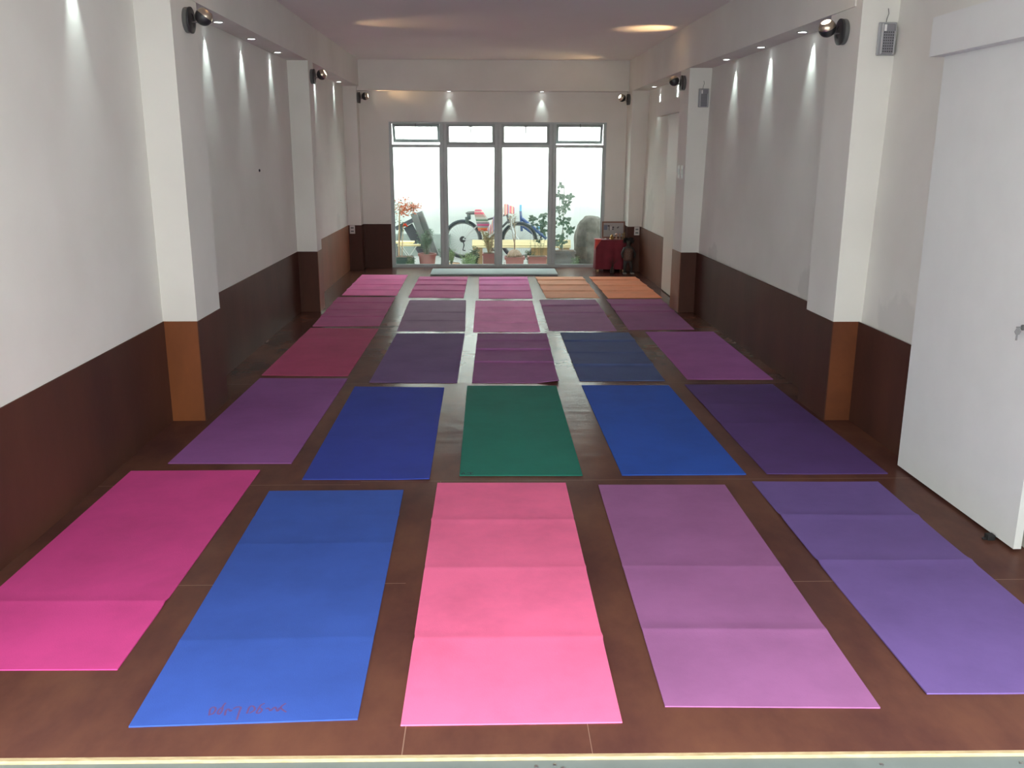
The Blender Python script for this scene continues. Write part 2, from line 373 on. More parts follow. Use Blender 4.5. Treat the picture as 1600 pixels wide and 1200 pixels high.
def band(pts, t=.006, h=.58, z0=0.0):
    """a board following a wall profile, t proud of it"""
    n = len(pts); off = []
    sgn = 1 if pts[0][0] < 0 else -1
    for i, p in enumerate(pts):
        ns = []
        for a, c in ((i-1, i), (i, i+1)):
            if a < 0 or c >= n: continue
            d = Vector((pts[c][0]-pts[a][0], pts[c][1]-pts[a][1])).normalized(); ns.append(Vector((d.y, -d.x))*sgn)
        q = ns[0] if len(ns) == 1 else (ns[0]+ns[1])/(1+ns[0].dot(ns[1]))
        off.append((p[0]+q.x*t, p[1]+q.y*t))
    return MB().prism(list(pts)+off[::-1], z0, h)
k = 6
for pts, mt, lab in (
    (LP[0:2], DARKW, 'dark brown dado board on the near left wall'),
    ([(-1.814, 5.02), (-1.63, 5.02)], ORNGW, 'orange-brown dado board on the front of the near left pilaster'),
    ([(-1.63, 5.014), (-1.63, 5.46), (-1.82, 5.46), (-1.82, 8.70), (-1.63, 8.70)], DARKW, 'dark brown dado board along the middle left bay'),
    ([(-1.63, 8.694), (-1.63, 8.93)], REDW, 'brown dado board on the inner side of the second left pilaster'),
    ([(-1.82, 8.93), (-1.82, 11.93)], REDW, 'orange-brown dado board in the far left bay'),
    ([(-1.814, 11.93), (-1.65, 11.93), (-1.65, 12.13)], DARKW, 'dark dado board on the far left corner pilaster'),
    ([(2.105, 4.0), (2.10, 4.97)], DARKW, 'dark brown dado board between the near door and the pilaster'),
    ([(2.094, 4.97), (1.952, 4.97)], ORNGD, 'orange-brown dado board on the front of the near right pilaster'),
    ([(1.952, 4.964), (1.945, 5.39), (2.06, 5.39), (2.005, 8.62), (1.85, 8.62)], DARKW, 'dark brown dado board along the middle right bay'),
    ([(1.85, 8.614), (1.835, 8.94)], REDW, 'brown dado board on the inner side of the second right pilaster'),
    ([(1.984, 10.11), (1.975, 11.72)], REDR, 'red-brown dado board in the far right bay'),
    ([(1.969, 11.72), (1.81, 11.72), (1.81, 12.13)], DARKW, 'dark dado board on the far right corner pilaster')):
    struct('trim_%d' % k, band(pts, h=.580), mt, lab); k += 1
for a, c, lab in ((-1.644, WX0-.002, 'dark dado board left of the window'), (WX1+.002, 1.804, 'dark dado board right of the window')):
    struct('trim_%d' % k, MB().box(a, c, 12.134, 12.14, 0, .58), DARKW, lab); k += 1

# ------------------------------------------------------------------ glazed wall
win = root('window_1', (0, 12.2, 0), 'aluminium glazed wall of four tall panes under four top vents, the outer vents open', kind='structure')
Y0, Y1 = -.03, .03
b = MB(); b.box(WX0, WX0+.035, Y0, Y1, 0, WZ); b.box(WX1-.035, WX1, Y0, Y1, 0, WZ)
b.box(WX0+.035, WX1-.035, Y0, Y1, WZ-.022, WZ); b.box(WX0+.035, WX1-.035, Y0, Y1, 0, .032)
b.build('window_frame', ALU, win, smooth=False)
MUL = (-.578, .141, .855)
for x in MUL:
    b = MB(); b.box(x-.044, x-.004, Y0, Y1, .03, WZ-.02, bevel=.003); b.box(x+.004, x+.044, Y0, Y1, .03, WZ-.02, bevel=.003); b.box(x-.004, x+.004, Y0+.012, Y1, .03, WZ-.02)
    b.build('mullion', ALU, win, smooth=False)
edges = [WX0+.035] + [v for x in MUL for v in (x-.044, x+.044)] + [WX1-.035]
for i in range(4):
    a, c = edges[2*i], edges[2*i+1]
    MB().box(a, c, Y0, Y1, 1.565, 1.602).build('transom', ALU, win, smooth=False)
    b = MB(); b.box(a, a+.010, -.012, .012, .03, 1.566); b.box(c-.010, c, -.012, .012, .03, 1.566); b.box(a+.01, c-.01, -.012, .012, .03, .042)
    b.build('glazing_bead', ALUD, win, smooth=False)
    MB().box(a+.008, c-.008, -.003, .003, .036, 1.567).build('pane', GLASS, win, smooth=False)
    tilt = (math.radians(27), 0, 0, math.radians(17))[i]
    H = .252 if tilt else .262; e_ = 0 if tilt else .006
    T = Matrix.Translation((0, Y1 if tilt else 0, WZ-.024)) @ Matrix.Rotation(tilt, 4, 'X')
    s_ = .032
    b = MB(); bw = .036
    b.box(a+.004-e_, a+s_+.004, -.014, .014, -H, e_, M=T); b.box(c-s_-.004, c-.004+e_, -.014, .014, -H, e_, M=T)
    b.box(a+s_+.004, c-s_-.004, -.014, .014, -s_, e_, M=T); b.box(a+s_+.004, c-s_-.004, -.014, .014, -H, -H+bw, M=T)
    sash = b.build('vent_sash', ALUD, win, smooth=False)
    MB().box(a+s_, c-s_, -.003, .003, -H+.02, -.02, M=T).build('pane', GLASS, sash, smooth=False)
    mx = (a+c)/2
    b = MB()
    if tilt: b.box(mx-.006, mx+.006, -.05, -.03, WZ-.062, WZ-.02)
    else:
        b.box(mx-.022, mx+.022, -.045, -.014, WZ-.060, WZ-.044); b.box(mx-.007, mx+.006, -.05, -.036, WZ-.145, WZ-.05)
    b.build('vent_handle', GUNG, sash, smooth=False)

# ------------------------------------------------------------------ sliding doors
d1 = root('door_1', (0, 0, 0), 'white sliding door hanging in front of the near right wall', kind='structure')
def quadbox(p, q, t, z0, z1):
    d = Vector((q[0]-p[0], q[1]-p[1])).normalized(); nrm = Vector((-d.y, d.x))
    if nrm.x < 0: nrm = -nrm
    return MB().prism([p, q, (q[0]+nrm.x*t, q[1]+nrm.y*t), (p[0]+nrm.x*t, p[1]+nrm.y*t)], z0, z1)
dp = quadbox((2.019, 4.156), (2.039, 3.180), .031, .012, 1.95).build('door_panel', DOORW, d1, smooth=False)
b = MB(); Mx = Matrix.Translation((2.034, 3.30, .865)) @ rot_to((-1, 0, 0))
b.lathe([(.011, 0), (.011, .014), (.008, .016), (0, .016)], Mx, n=16); lk = b.build('lock', GUNG, d1)
b = MB(); b.box(2.0, 2.022, 3.3035, 3.3055, .861, .868); b.lathe([(.013, -.0012), (.013, .0012)], Matrix.Translation((2.008, 3.3045, .848)) @ rot_to((0, 1, 0)), n=6)
b.box(2.003, 2.010, 3.3035, 3.3055, .815, .840); b.build('key', STEEL, lk, smooth=False)
b = MB(); b.box(1.998, 2.028, 3.285, 3.315, 0, .022, bevel=.002); b.box(1.985, 2.0, 3.293, 3.307, 0, .006)
b.build('floor_guide', BLACKP, d1, smooth=False)
struct('trim_%d' % k, MB().box(1.965, 2.108, 2.05, 4.19, 1.918, 2.082), DOORW, 'white boxed track cover above the near sliding door'); k += 1
d2 = root('door_2', (0, 0, 0), 'white sliding door in the far right bay', kind='structure')
quadbox((1.962, 10.10), (1.962, 9.06), .03, .012, 1.93).build('door_panel', mat('door paint cream', (0.66, 0.62, 0.57), .5), d2, smooth=False)
struct('trim_%d' % k, MB().box(1.925, 1.99, 9.05, 10.70, 1.903, 2.054), PLASTER, 'white boxed track cover above the far sliding door'); k += 1

# ------------------------------------------------------------------ ceiling-edge downlights
def spot(name, parent, loc, aim, power, color, size, blend, rad=.012):
    L = bpy.data.lights.new(name, 'SPOT'); L.energy = power; L.color = color; L.spot_size = math.radians(size); L.spot_blend = blend
    L.shadow_soft_size = rad
    o = bpy.data.objects.new(name, L); COL.objects.link(o); o.parent = parent; o.location = loc
    o.rotation_euler = Vector(aim).to_track_quat('-Z', 'Y').to_euler()
    return o
def ring_mesh():
    b = MB(); b.lathe([(.026, 0), (.036, 0), (.038, -.003), (.036, -.005), (.026, -.005), (.026, 0)], n=24, cap=False)
    return b
def downlight(x, y, z, wall, label, power=14):
    """wall: unit vector from the lamp towards the wall it washes"""
    t = root('recessed_downlight', (x, y, z), label, 'ceiling light', 'small downlights recessed along the beams')
    ring_mesh().build('trim_ring', WHITEP, t)
    b = MB(); b.lathe([(0, -.004), (.026, -.004), (.026, -.0005), (0, -.0005)], n=24, cap=False); b.build('led_disc', LEDM, t)
    spot('downlight_lamp', t, (wall[0]*.042, wall[1]*.016, -.008), (wall[0]*.10, wall[1]*.10, -1), power, (0.84, 1.0, 0.96), 46, 1.0, .010)
    return t
NTH = {}
for x, y, lab in ((-1.735, 3.35, 'small round downlight in the left beam nearest the entrance'),
                  (-1.735, 4.28, 'small round downlight in the left beam just before the near left pilaster'),
                  (-1.725, 6.22, 'small round downlight in the left beam right beside the near left wall lamp'),
                  (-1.735, 7.10, 'small round downlight in the left beam, middle of the three in the middle bay'),
                  (-1.750, 8.02, 'small round downlight in the left beam, last before the second pilaster'),
                  (-1.745, 10.02, 'small round downlight in the left beam behind the second left wall lamp'),
                  (-1.755, 11.25, 'small round downlight in the left beam nearest the window')):
    downlight(x, y, LZ, (-1, 0), lab)
for x, y, lab in ((2.075, 3.72, 'small round downlight in the right beam above the near sliding door'),
                  (2.015, 6.08, 'small round downlight in the right beam next to the near right wall lamp'),
                  (2.000, 6.93, 'small round downlight in the right beam, middle of the three in the middle bay'),
                  (1.980, 7.83, 'small round downlight in the right beam, last before the second pilaster'),
                  (1.965, 10.02, 'small round downlight in the right beam behind the second right wall lamp'),
                  (1.950, 11.0, 'small round downlight in the right beam nearest the window')):
    downlight(x, y, RZ if y > 5 else 2.335, (1, 0), lab)
downlight(-.49, 12.075, BZ, (0, 1), 'left one of the two small downlights above the window', 6)
downlight(.70, 12.075, BZ, (0, 1), 'right one of the two small downlights above the window', 6)

# ------------------------------------------------------------------ ball wall lamps
def sconce(x, y, z, side, aim, label, power=4.0, ball=(.10, 0, .018)):
    """side +1: fixed to the left wall and reaching to +x; -1: the mirror image"""
    t = root('wall_lamp', (x, y, z), label, 'wall lamp', 'ball wall lamps on the pilasters')
    M = rot_to((side, 0, 0))
    b = MB(); b.lathe([(.064, 0), (.066, .004), (.066, .020), (.062, .024)], M, n=36); b.build('wall_plate', GUNG, t)
    b = MB(); b.lathe([(.064, .024), (.068, .026), (.068, .034), (.060, .037), (.034, .037), (.032, .033), (0, .033)], M, n=36, cap=False); b.build('front_disc', GUN, t)
    c = Vector((side*ball[0], ball[1], ball[2])); R_ = .046
    b = MB(); b.tube([(side*.03, 0, -.008), (side*.078, 0, -.012), c+Vector((-side*.012, 0, -R_*.6))], .0045, 8); b.build('arm', STEEL, t)
    a = rot_to(aim); Mc = Matrix.Translation(c) @ a
    def arc(d0, d1, n=9): return [(R_*math.sin(math.radians(d0+(d1-d0)*i/n)), R_*math.cos(math.radians(d0+(d1-d0)*i/n))) for i in range(n+1)]
    b = MB(); b.lathe(arc(34, 84), Mc, n=36, cap=False); b.build('lamp_head', CHROME, t)
    b = MB(); b.lathe([(r*1.02, h*1.02) for r, h in arc(84, 180)], Mc, n=36, cap=False); cap = b.build('lamp_cap', GUN, t)
    b = MB(); b.lathe([(0, R_*.80), (R_*.55, R_*.80)], Mc, n=24, cap=False); b.build('bulb', WARM, t)
    L = spot('wall_lamp_light', t, c+Vector(aim).normalized()*(R_*.88), aim, power, (1.0, 0.62, 0.30), 62, .9, .015)
    return t
sconce(-1.63, 5.25, 2.190, 1, (.60, .06, .78), 'ball wall lamp on the near left pilaster, top left of the room', 11.0)
sconce(-1.63, 8.82, 2.178, 1, (.85, -.10, .45), 'ball wall lamp on the second left pilaster', 8.0)
sconce(-1.65, 12.02, 2.172, 1, (.90, -.02, .16), 'ball wall lamp in the far left corner beside the window', 12.0)
sconce(1.948, 5.17, 2.142, -1, (-.42, -.42, .80), 'ball wall lamp on the near right pilaster, top right of the room', 11.0)
sconce(1.842, 8.79, 2.136, -1, (-.30, .25, .72), 'ball wall lamp on the second right pilaster', 22.0)
sconce(1.81, 11.93, 2.160, -1, (-.78, -.40, .45), 'ball wall lamp in the far right corner beside the window', 12.0)

# ------------------------------------------------------------------ emergency lights
def emergency(loc, label):
    t = root('emergency_light', loc, label, 'emergency light'); t.scale = (.82, 1, 1)
    MB().box(-.058, .058, -.016, 0, -.082, .082, bevel=.006).build('housing', mat('grey translucent plastic', (0.34, 0.35, 0.37), .3), t, smooth=False)
    MB().box(-.040, .040, -.034, -.016, -.076, .072, bevel=.006).build('lens', mat('lens plastic', (0.26, 0.26, 0.29), .22), t, smooth=False)
    b = MB()
    for r in range(8):
        for c in range(5): b.box(-.028+c*.014-.0032, -.028+c*.014+.0032, -.0362, -.034, .030-r*.0135-.003, .030-r*.0135+.003)
    b.build('led_grid', GUN, t, smooth=False)
    b = MB(); b.box(-.042, -.038, -.0365, -.02, -.076, .072); b.box(.036, .041, -.0365, -.02, -.076, .036)
    b.build('edge_highlight', mat('painted lens highlight', (.55, .55, .57), .3), t, smooth=False)  # edge highlight of the lens, put in as pale colour
    MB().box(-.032, -.018, -.037, -.034, .036, .068).build('reflector', mat('bright reflector', (.85, .85, .85), .2), t, smooth=False)
    MB().tube([(-.012, -.008, .08), (-.008, -.006, .10), (.002, -.004, .125), (-.004, -.003, .15)], .0022, 6).build('cord', GUNG, t)
    return t
emergency((2.090, 4.968, 2.083), 'grey emergency light box on the front of the near right pilaster')
emergency((1.985, 8.618, 1.993), 'grey emergency light box on the front of the second right pilaster')

# ------------------------------------------------------------------ outlets and switches
def outlet(name, loc, label, cat, normal, parts='slot', grp=None):
    t = root(name, loc, label, cat, grp, rot=(0, 0, math.atan2(normal[1], normal[0])+math.pi/2))
    w_, h_ = (.034, .053) if parts == 'slot' else (.024, .058)
    MB().box(-w_, w_, -.010, 0, -h_, h_, bevel=.003).build('cover_plate', WHITEP, t, smooth=False)
    for z in ((.022, -.022) if parts == 'slot' else (.018, 0, -.018)):
        MB().box(-.019 if parts == 'slot' else -.008, .019 if parts == 'slot' else .008, -.012, -.010, z-.009, z+.009, bevel=.001).build('socket' if parts == 'slot' else 'rocker', GUNG, t, smooth=False)
    return t
outlet('power_outlet', (-1.765, 11.924, .525), 'white double power outlet on the dark dado of the far left pilaster', 'power outlet', (0, -1))
outlet('power_outlet', (1.925, 11.714, .525), 'white double power outlet on the dark dado of the far right pilaster', 'power outlet', (0, -1))
outlet('light_switch', (1.844, 8.83, 1.330), 'white switch plate on the second right pilaster, farther from the edge', 'light switch', (-1, 0), 'rocker', 'switch plates on the second right pilaster')
outlet('light_switch', (1.847, 8.70, 1.330), 'white switch plate on the second right pilaster, nearer its front edge', 'light switch', (-1, 0), 'rocker', 'switch plates on the second right pilaster')
b = MB(); b.lathe([(.011, 0), (.011, .006), (.007, .009), (0, .009)], rot_to((1, 0, 0)), n=14)
o = b.build('wall_plug', BLACKP); o.location = (-1.82, 7.42, 1.358); tag(o, 'small black plug set in the middle of the left wall', 'wall plug')

# ------------------------------------------------------------------ exercise mats
def yoga_mat(q, folds, color, label, th=.0048, amp=.004, stain=.10, waves=0.0, corner=0.0, step=False):
    """q: corners far-left, far-right, near-right, near-left (m); folds: y of the creases"""
    FL, FR, NR, NL = [Vector((x, y, 0)) for x, y in q]
    L = ((FL-NL).length+(FR-NR).length)/2
    rnd = random.Random(len(label)*13+int(FL.x*100))
    vv = sorted((y-NL.y)/(FL.y-NL.y) for y in folds)
    js = {v: rnd.uniform(-.003, .003) for v in vv}; am = {v: rnd.uniform(.7, 1.35)*amp for v in vv}
    vs_ = {0.0, 1.0}
    for i in range(1, 30): vs_.add(i/30)
    for v in vv:
        for d in (-.12, -.05, -.03, -.015, -.0045, 0, .004, .010, .015, .03, .05, .12): vs_.add(min(1, max(0, v+d/L*1.7)))
    vs_ = sorted(vs_); nu = 8
    seg = [0]+vv+[1.0]
    def pt(u, v):
        p = (NL*(1-u)+NR*u)*(1-v) + (FL*(1-u)+FR*u)*v
        z = th
        for f in vv:
            d = abs(v-f)*L
            if step:      # each folded section laps down like a shingle towards the entrance
                s_ = (v-f)*L
                z += am[f]*(max(0, 1-s_/.26)**1.5 if s_ >= 0 else max(0, 1+s_/.013))
            else:
                z += am[f]*max(0, 1-d/.055)**1.6
                if v < f: z += am[f]*.30*max(0, 1-(f-v)*L/.22)
        if v > .97 and corner: z += 0
        z += waves*.5*(1+math.sin(v*9+u*3+L))*abs(u-.5)*2
        if corner and v < .12 and u > .75: z += corner*(1-v/.12)*(u-.75)*4
        dx = sum(js[f]*max(0, 1-abs(v-f)*L/.03) for f in vv)
        return Vector((p.x+dx, p.y, z))
    b = bmesh.new()
    top = [[b.verts.new(pt(i/nu, v)) for v in vs_] for i in range(nu+1)]
    bot = [[b.verts.new(Vector((t.co.x, t.co.y, max(.0004, t.co.z-th)))) for t in row] for row in top]
    nv = len(vs_)
    for i in range(nu):
        for j in range(nv-1):
            b.faces.new((top[i][j], top[i+1][j], top[i+1][j+1], top[i][j+1]))
            b.faces.new((bot[i][j], bot[i][j+1], bot[i+1][j+1], bot[i+1][j]))
    for j in range(nv-1):
        b.faces.new((top[0][j], top[0][j+1], bot[0][j+1], bot[0][j])); b.faces.new((top[nu][j], bot[nu][j], bot[nu][j+1], top[nu][j+1]))
    for i in range(nu):
        b.faces.new((top[i][0], bot[i][0], bot[i+1][0], top[i+1][0])); b.faces.new((top[i][nv-1], top[i+1][nv-1], bot[i+1][nv-1], bot[i][nv-1]))
    mb = MB(); mb.b.free(); mb.b = b
    o = mb.build('yoga_mat', mat_foam('foam ' + label[:24], color, stain))
    tag(o, label, 'yoga mat', 'yoga mats laid in five rows on the floor')
    return o
C_ = dict(hot=(0.629, 0.061, 0.278), blue=(0.039, 0.099, 0.447), pink=(0.907, 0.172, 0.362), mauve=(0.324, 0.122, 0.304), violet=(0.16, 0.098, 0.319))
MATS_ = [
 ([(-1.73,4.16),(-1.11,4.16),(-1.11,2.42),(-1.735,2.43)], (2.85,), C_['hot'], 'hot pink yoga mat with one crease, front row beside the left wall', .004, {}),
 ([(-1.00,3.88),(-.39,3.88),(-.36,2.16),(-.97,2.14)], (3.59,3.3,2.58), C_['blue'], 'bright blue yoga mat with red handwriting near its front edge, front row', .0016, {}),
 ([(-.24,3.97),(.36,3.96),(.36,2.13),(-.24,2.13)], (3.53,3.08,2.58), C_['pink'], 'light pink yoga mat in the middle of the front row', .0032, {}),
 ([(.51,3.93),(1.10,3.92),(1.09,2.18),(.49,2.20)], (3.08,2.62), C_['mauve'], 'mauve yoga mat with two creases, front row right of the light pink mat', .0036, {}),
 ([(1.24,3.96),(1.83,3.94),(1.83,2.24),(1.25,2.24)], (3.55,3.11), C_['violet'], 'violet yoga mat in the front row beside the white sliding door', .0040, dict(waves=.003)),
 ([(-1.56,6.01),(-.96,5.99),(-.98,4.26),(-1.59,4.27)], (), (0.278, 0.093, 0.317), 'plum purple yoga mat behind the hot pink mat', .002, {}),
 ([(-.88,5.77),(-.29,5.74),(-.28,4.02),(-.88,4.03)], (), (0.033, 0.059, 0.391), 'royal blue yoga mat left of the green mat', .002, dict(corner=.004)),
 ([(-.14,5.78),(.45,5.77),(.45,4.06),(-.14,4.07)], (), (0.013, 0.193, 0.143), 'green yoga mat marked with small black letters at its front left corner', .001, {}),
 ([(.62,5.78),(1.20,5.77),(1.24,4.06),(.64,4.06)], (), (0.021, 0.091, 0.482), 'blue yoga mat right of the green mat', .002, {}),
 ([(1.31,5.79),(1.90,5.78),(1.93,4.06),(1.34,4.06)], (5.3,4.9), (0.101, 0.048, 0.201), 'deep purple yoga mat in the second row beside the right wall', .002, dict(waves=.003)),
 ([(-1.56,7.83),(-.96,7.79),(-.97,6.07),(-1.57,6.10)], (7.33,), (0.474, 0.067, 0.176), 'crimson yoga mat in the third row beside the left wall', .0015, {}),
 ([(-.78,7.57),(-.20,7.57),(-.21,5.87),(-.80,5.89)], (), (0.18, 0.104, 0.266), 'dusky grey-purple smooth yoga mat behind the royal blue mat', .002, {}),
 ([(-.09,7.57),(.50,7.56),(.475,5.855),(-.11,5.87)], (7.26,6.91,6.47), (0.322, 0.119, 0.306), 'plum yoga mat with folds and a lifted corner behind the green mat', .007, dict(corner=.018)),
 ([(.62,7.60),(1.21,7.59),(1.20,5.90),(.62,5.91)], (7.23,6.79,6.36), (0.076, 0.109, 0.263), 'dark navy yoga mat with folds in the third row', .006, {}),
 ([(1.36,7.62),(1.95,7.62),(1.95,5.93),(1.36,5.94)], (), (0.363, 0.115, 0.358), 'magenta purple smooth yoga mat in the third row beside the right wall', .002, {}),
 ([(-1.60,9.58),(-.99,9.57),(-.97,7.93),(-1.56,7.92)], (9.2,8.77,8.38), (0.511, 0.126, 0.302), 'dark rose yoga mat in the fourth row beside the left wall', .006, {}),
 ([(-.82,9.36),(-.23,9.35),(-.20,7.69),(-.79,7.70)], (8.62,8.17), (0.375, 0.256, 0.403), 'grey mauve yoga mat with two faint folds, fourth row', .004, {}),
 ([(-.13,9.32),(.46,9.32),(.45,7.64),(-.13,7.65)], (8.87,8.51,8.07), (0.97, 0.384, 0.734), 'rose pink yoga mat with folds in the middle of the fourth row', .006, {}),
 ([(.54,9.37),(1.13,9.39),(1.12,7.68),(.53,7.70)], (8.98,8.57), (0.392, 0.192, 0.367), 'faded purple yoga mat right of the rose pink mat, fourth row', .007, {}),
 ([(1.25,9.41),(1.83,9.41),(1.81,7.73),(1.23,7.72)], (9.02,8.64), (0.321, 0.109, 0.271), 'dark wine purple yoga mat with humped folds, fourth row beside the right wall', .008, {}),
 ([(-1.59,11.40),(-1.01,11.38),(-.99,9.69),(-1.58,9.72)], (10.94,10.5,10.09), (0.970, 0.249, 0.571), 'bright pink yoga mat in the back row beside the left wall', .005, {}),
 ([(-.85,11.22),(-.25,11.19),(-.26,9.53),(-.85,9.57)], (10.88,10.49,10.04), (0.658, 0.162, 0.389), 'old rose yoga mat with dark folds in the back row, second from the left wall', .008, {}),
 ([(-.11,11.18),(.49,11.20),(.475,9.49),(-.10,9.49)], (10.87,10.44,9.99), (0.857, 0.254, 0.603), 'pink lilac yoga mat in the middle of the back row', .008, {}),
 ([(.59,11.19),(1.18,11.19),(1.19,9.51),(.62,9.52)], (10.87,10.43,9.98), (0.97, 0.50, 0.32), 'pale peach orange yoga mat in the back row', .008, {}),
 ([(1.26,11.19),(1.84,11.19),(1.86,9.51),(1.28,9.49)], (10.86,10.38,9.98), (0.97, 0.37, 0.20), 'orange yoga mat at the right end of the back row', .006, {}),
]
made = [yoga_mat(q, f, c, lab, amp=a*(1.35 if i > 9 else 1), step=i > 9, **kw) for i, (q, f, c, lab, a, kw) in enumerate(MATS_)]
def ink(strokes, z, width, material, parent, name='handwriting'):
    b = bmesh.new()
    for st in strokes:
        P_ = [Vector((x, y, z)) for x, y in st]
        fine = []
        for i in range(len(P_)-1):
            p0 = P_[max(0, i-1)]; p1 = P_[i]; p2 = P_[i+1]; p3 = P_[min(len(P_)-1, i+2)]
            for s_ in range(5):
                t = s_/5; fine.append(.5*((2*p1)+(p2-p0)*t+(2*p0-5*p1+4*p2-p3)*t*t+(3*p1-p0-3*p2+p3)*t**3))
        fine.append(P_[-1]); prev = None
        for i, p in enumerate(fine):
            d = (fine[min(i+1, len(fine)-1)]-fine[max(i-1, 0)]); d.z = 0; d.normalize()
            nn = Vector((-d.y, d.x, 0))*width*.5
            cur = (b.verts.new(p+nn), b.verts.new(p-nn))
            if prev: b.faces.new((prev[0], prev[1], cur[1], cur[0]))
            prev = cur
    mb = MB(); mb.b.free(); mb.b = b
    return mb.build(name, material, parent, smooth=False)
S1=[[(-0.768,2.183),(-0.773,2.214),(-0.765,2.221),(-0.758,2.21),(-0.76,2.191),(-0.767,2.188)],[(-0.743,2.22),(-0.748,2.21),(-0.748,2.194),(-0.741,2.189),(-0.739,2.206),(-0.742,2.223),(-0.739,2.241)],[(-0.725,2.182),(-0.728,2.204),(-0.723,2.211),(-0.715,2.201),(-0.713,2.208)],[(-0.71,2.212),(-0.703,2.22),(-0.691,2.218),(-0.69,2.199),(-0.687,2.161)],[(-0.667,2.189),(-0.667,2.22),(-0.657,2.222),(-0.65,2.206),(-0.66,2.191)],[(-0.629,2.236),(-0.637,2.229),(-0.64,2.214),(-0.641,2.192),(-0.632,2.193),(-0.63,2.206),(-0.638,2.214)],[(-0.62,2.209),(-0.614,2.213),(-0.605,2.201),(-0.6,2.213),(-0.595,2.216),(-0.586,2.199),(-0.582,2.208)],[(-0.57,2.235),(-0.58,2.215),(-0.56,2.193)],[(-0.58,2.215),(-0.586,2.21)]]
S2=[[(-0.13,4.077),(-0.122,4.104),(-0.115,4.079)],[(-.115,4.079),(-0.085,4.078)],[(-.085,4.078),(-0.088,4.104)],[(-.088,4.104),(-0.105,4.105)],[(-0.088,4.104),(-0.074,4.104)],[(-0.085,4.078),(-0.071,4.077)]]
ink(S1, .0052, .0055, mat('faded red marker', (0.115, 0.055, 0.20), .8), made[1])
ink(S2, .0052, .0045, mat('black marker', (0.012, 0.02, 0.03), .7), made[7])
b = MB(); b.box(-.728, .884, 11.33, 11.885, .0005, .022, bevel=.006)
o = b.build('foam_mat', mat('pale blue grey foam', (0.33, 0.41, 0.41), .7, var=.03)); tag(o, 'long pale blue-grey foam mat lying along the foot of the window', 'mat')

# ------------------------------------------------------------------ red clothed table in the corner
t = root('side_table', (1.60, 11.84, 0), 'small low table under a red cloth in the far right corner', 'table')
MB().box(-.19, .19, -.12, .12, .392, .410).build('table_top', OWOOD, t, smooth=False)
for sx in (-.165, .165):
    for sy in (-.10, .10): MB().box(sx-.012, sx+.012, sy-.012, sy+.012, 0, .392).build('leg', OWOOD, t, smooth=False)
def cloth():
    prof = [(-.195, -.125), (.195, -.125), (.195, .125), (-.195, .125)]
    b = bmesh.new(); loop = []
    N = 26
    for (x0, y0), (x1, y1) in zip(prof, prof[1:]+prof[:1]):
        for i in range(N): loop.append((x0+(x1-x0)*i/N, y0+(y1-y0)*i/N))
    rows = []
    for zi, z in enumerate((.412, .405, .36, .29, .20, .11, .03)):
        g = zi/6; row = []
        for kk, (x, y) in enumerate(loop):
            ang = math.atan2(y, x); r = 1+.012*g+(.045*g)*math.sin(kk*.62+z*3)*(1 if zi else 0)
            row.append(b.verts.new((x*r, y*(1+.02*g+.07*g*math.sin(kk*.62+1)), z)))
        rows.append(row)
    n = len(loop)
    for a, c in zip(rows, rows[1:]):
        for i in range(n): b.faces.new((a[i], a[(i+1) % n], c[(i+1) % n], c[i]))
    b.faces.new(rows[0])
    mb = MB(); mb.b.free(); mb.b = b; return mb
RCL = mat('dark red cloth', (0.19, 0.018, 0.034), .85, var=.12, vscale=10, sheen=.2)
o = cloth().build('table_cloth', RCL, t)
b = MB()
def drape(u, v):      # a short fold of brighter cloth hanging over the front left corner
    x = -.212+.085*u*(1-v*.75); return Vector((x-.006*v, -.142-.010*math.sin(u*3)-.006*v, .420-.135*v*(1-.25*u)))
b.grid(drape, 8, 8)
b.grid(lambda u, v: Vector((-.214+.085*u, -.142+.10*v, .4205-.003*u)), 4, 4)
o2 = b.build('cloth_corner', mat('bright red cloth', (0.62, 0.07, 0.055), .8, sheen=.3), t, solid=.003)
pf = root('picture_frame', (1.655, 11.945, .4145), 'brown framed picture leaning on the red clothed table', 'picture', rot=(math.radians(-7), 0, 0))
FRW = mat('brown picture moulding', (0.20, 0.085, 0.05), .5)
b = MB(); W_, H_ = .150, .215
b.box(-W_, W_, -.008, .008, 0, .018); b.box(-W_, W_, -.008, .008, H_-.018, H_); b.box(-W_, -W_+.018, -.008, .008, .018, H_-.018); b.box(W_-.018, W_, -.008, .008, .018, H_-.018)
b.build('frame', FRW, pf, smooth=False)
pic = MB().box(-W_+.016, W_-.016, -.003, .004, .016, H_-.016).build('picture', mat('pale print paper', (0.40, 0.38, 0.37), .6, var=.04), pf, smooth=False)
b = MB(); b.box(-.128, -.080, -.0045, -.0032, .105, .172); b.build('blue_patch', mat('grey blue print', (0.16, 0.18, 0.24), .6), pic, smooth=False)
for x0, x1, z0, z1 in ((-.076, -.050, .150, .168), (-.060, -.052, .10, .15), (-.042, -.028, .134, .144), (-.015, .008, .128, .148), (-.036, .004, .108, .120), (.045, .066, .128, .140), (.058, .072, .138, .150)):
    MB().box(x0, x1, -.0045, -.0032, z0, z1).build('dark_print', mat('dark print ink', (0.06, 0.05, 0.06), .6), pic, smooth=False)
b = MB(); b.box(-.046, -.020, -.0052, -.0046, .104, .150); b.build('pale_print', mat('pale print ink', (0.62, 0.60, 0.58), .6), pic, smooth=False)
GOLD = mat('aged brass', (0.42, 0.27, 0.10), .35, metal=.8); PGOLD = mat('peach ceramic', (0.52, 0.33, 0.24), .5)
def ornament(x, y, prof, material, name, label, cat, s=1.0):
    b = MB(); b.lathe([(r*s, z*s) for r, z in prof], n=18); o = b.build(name, material); o.location = (x, y, .4125); tag(o, label, cat, 'small ornaments on the red clothed table'); return o
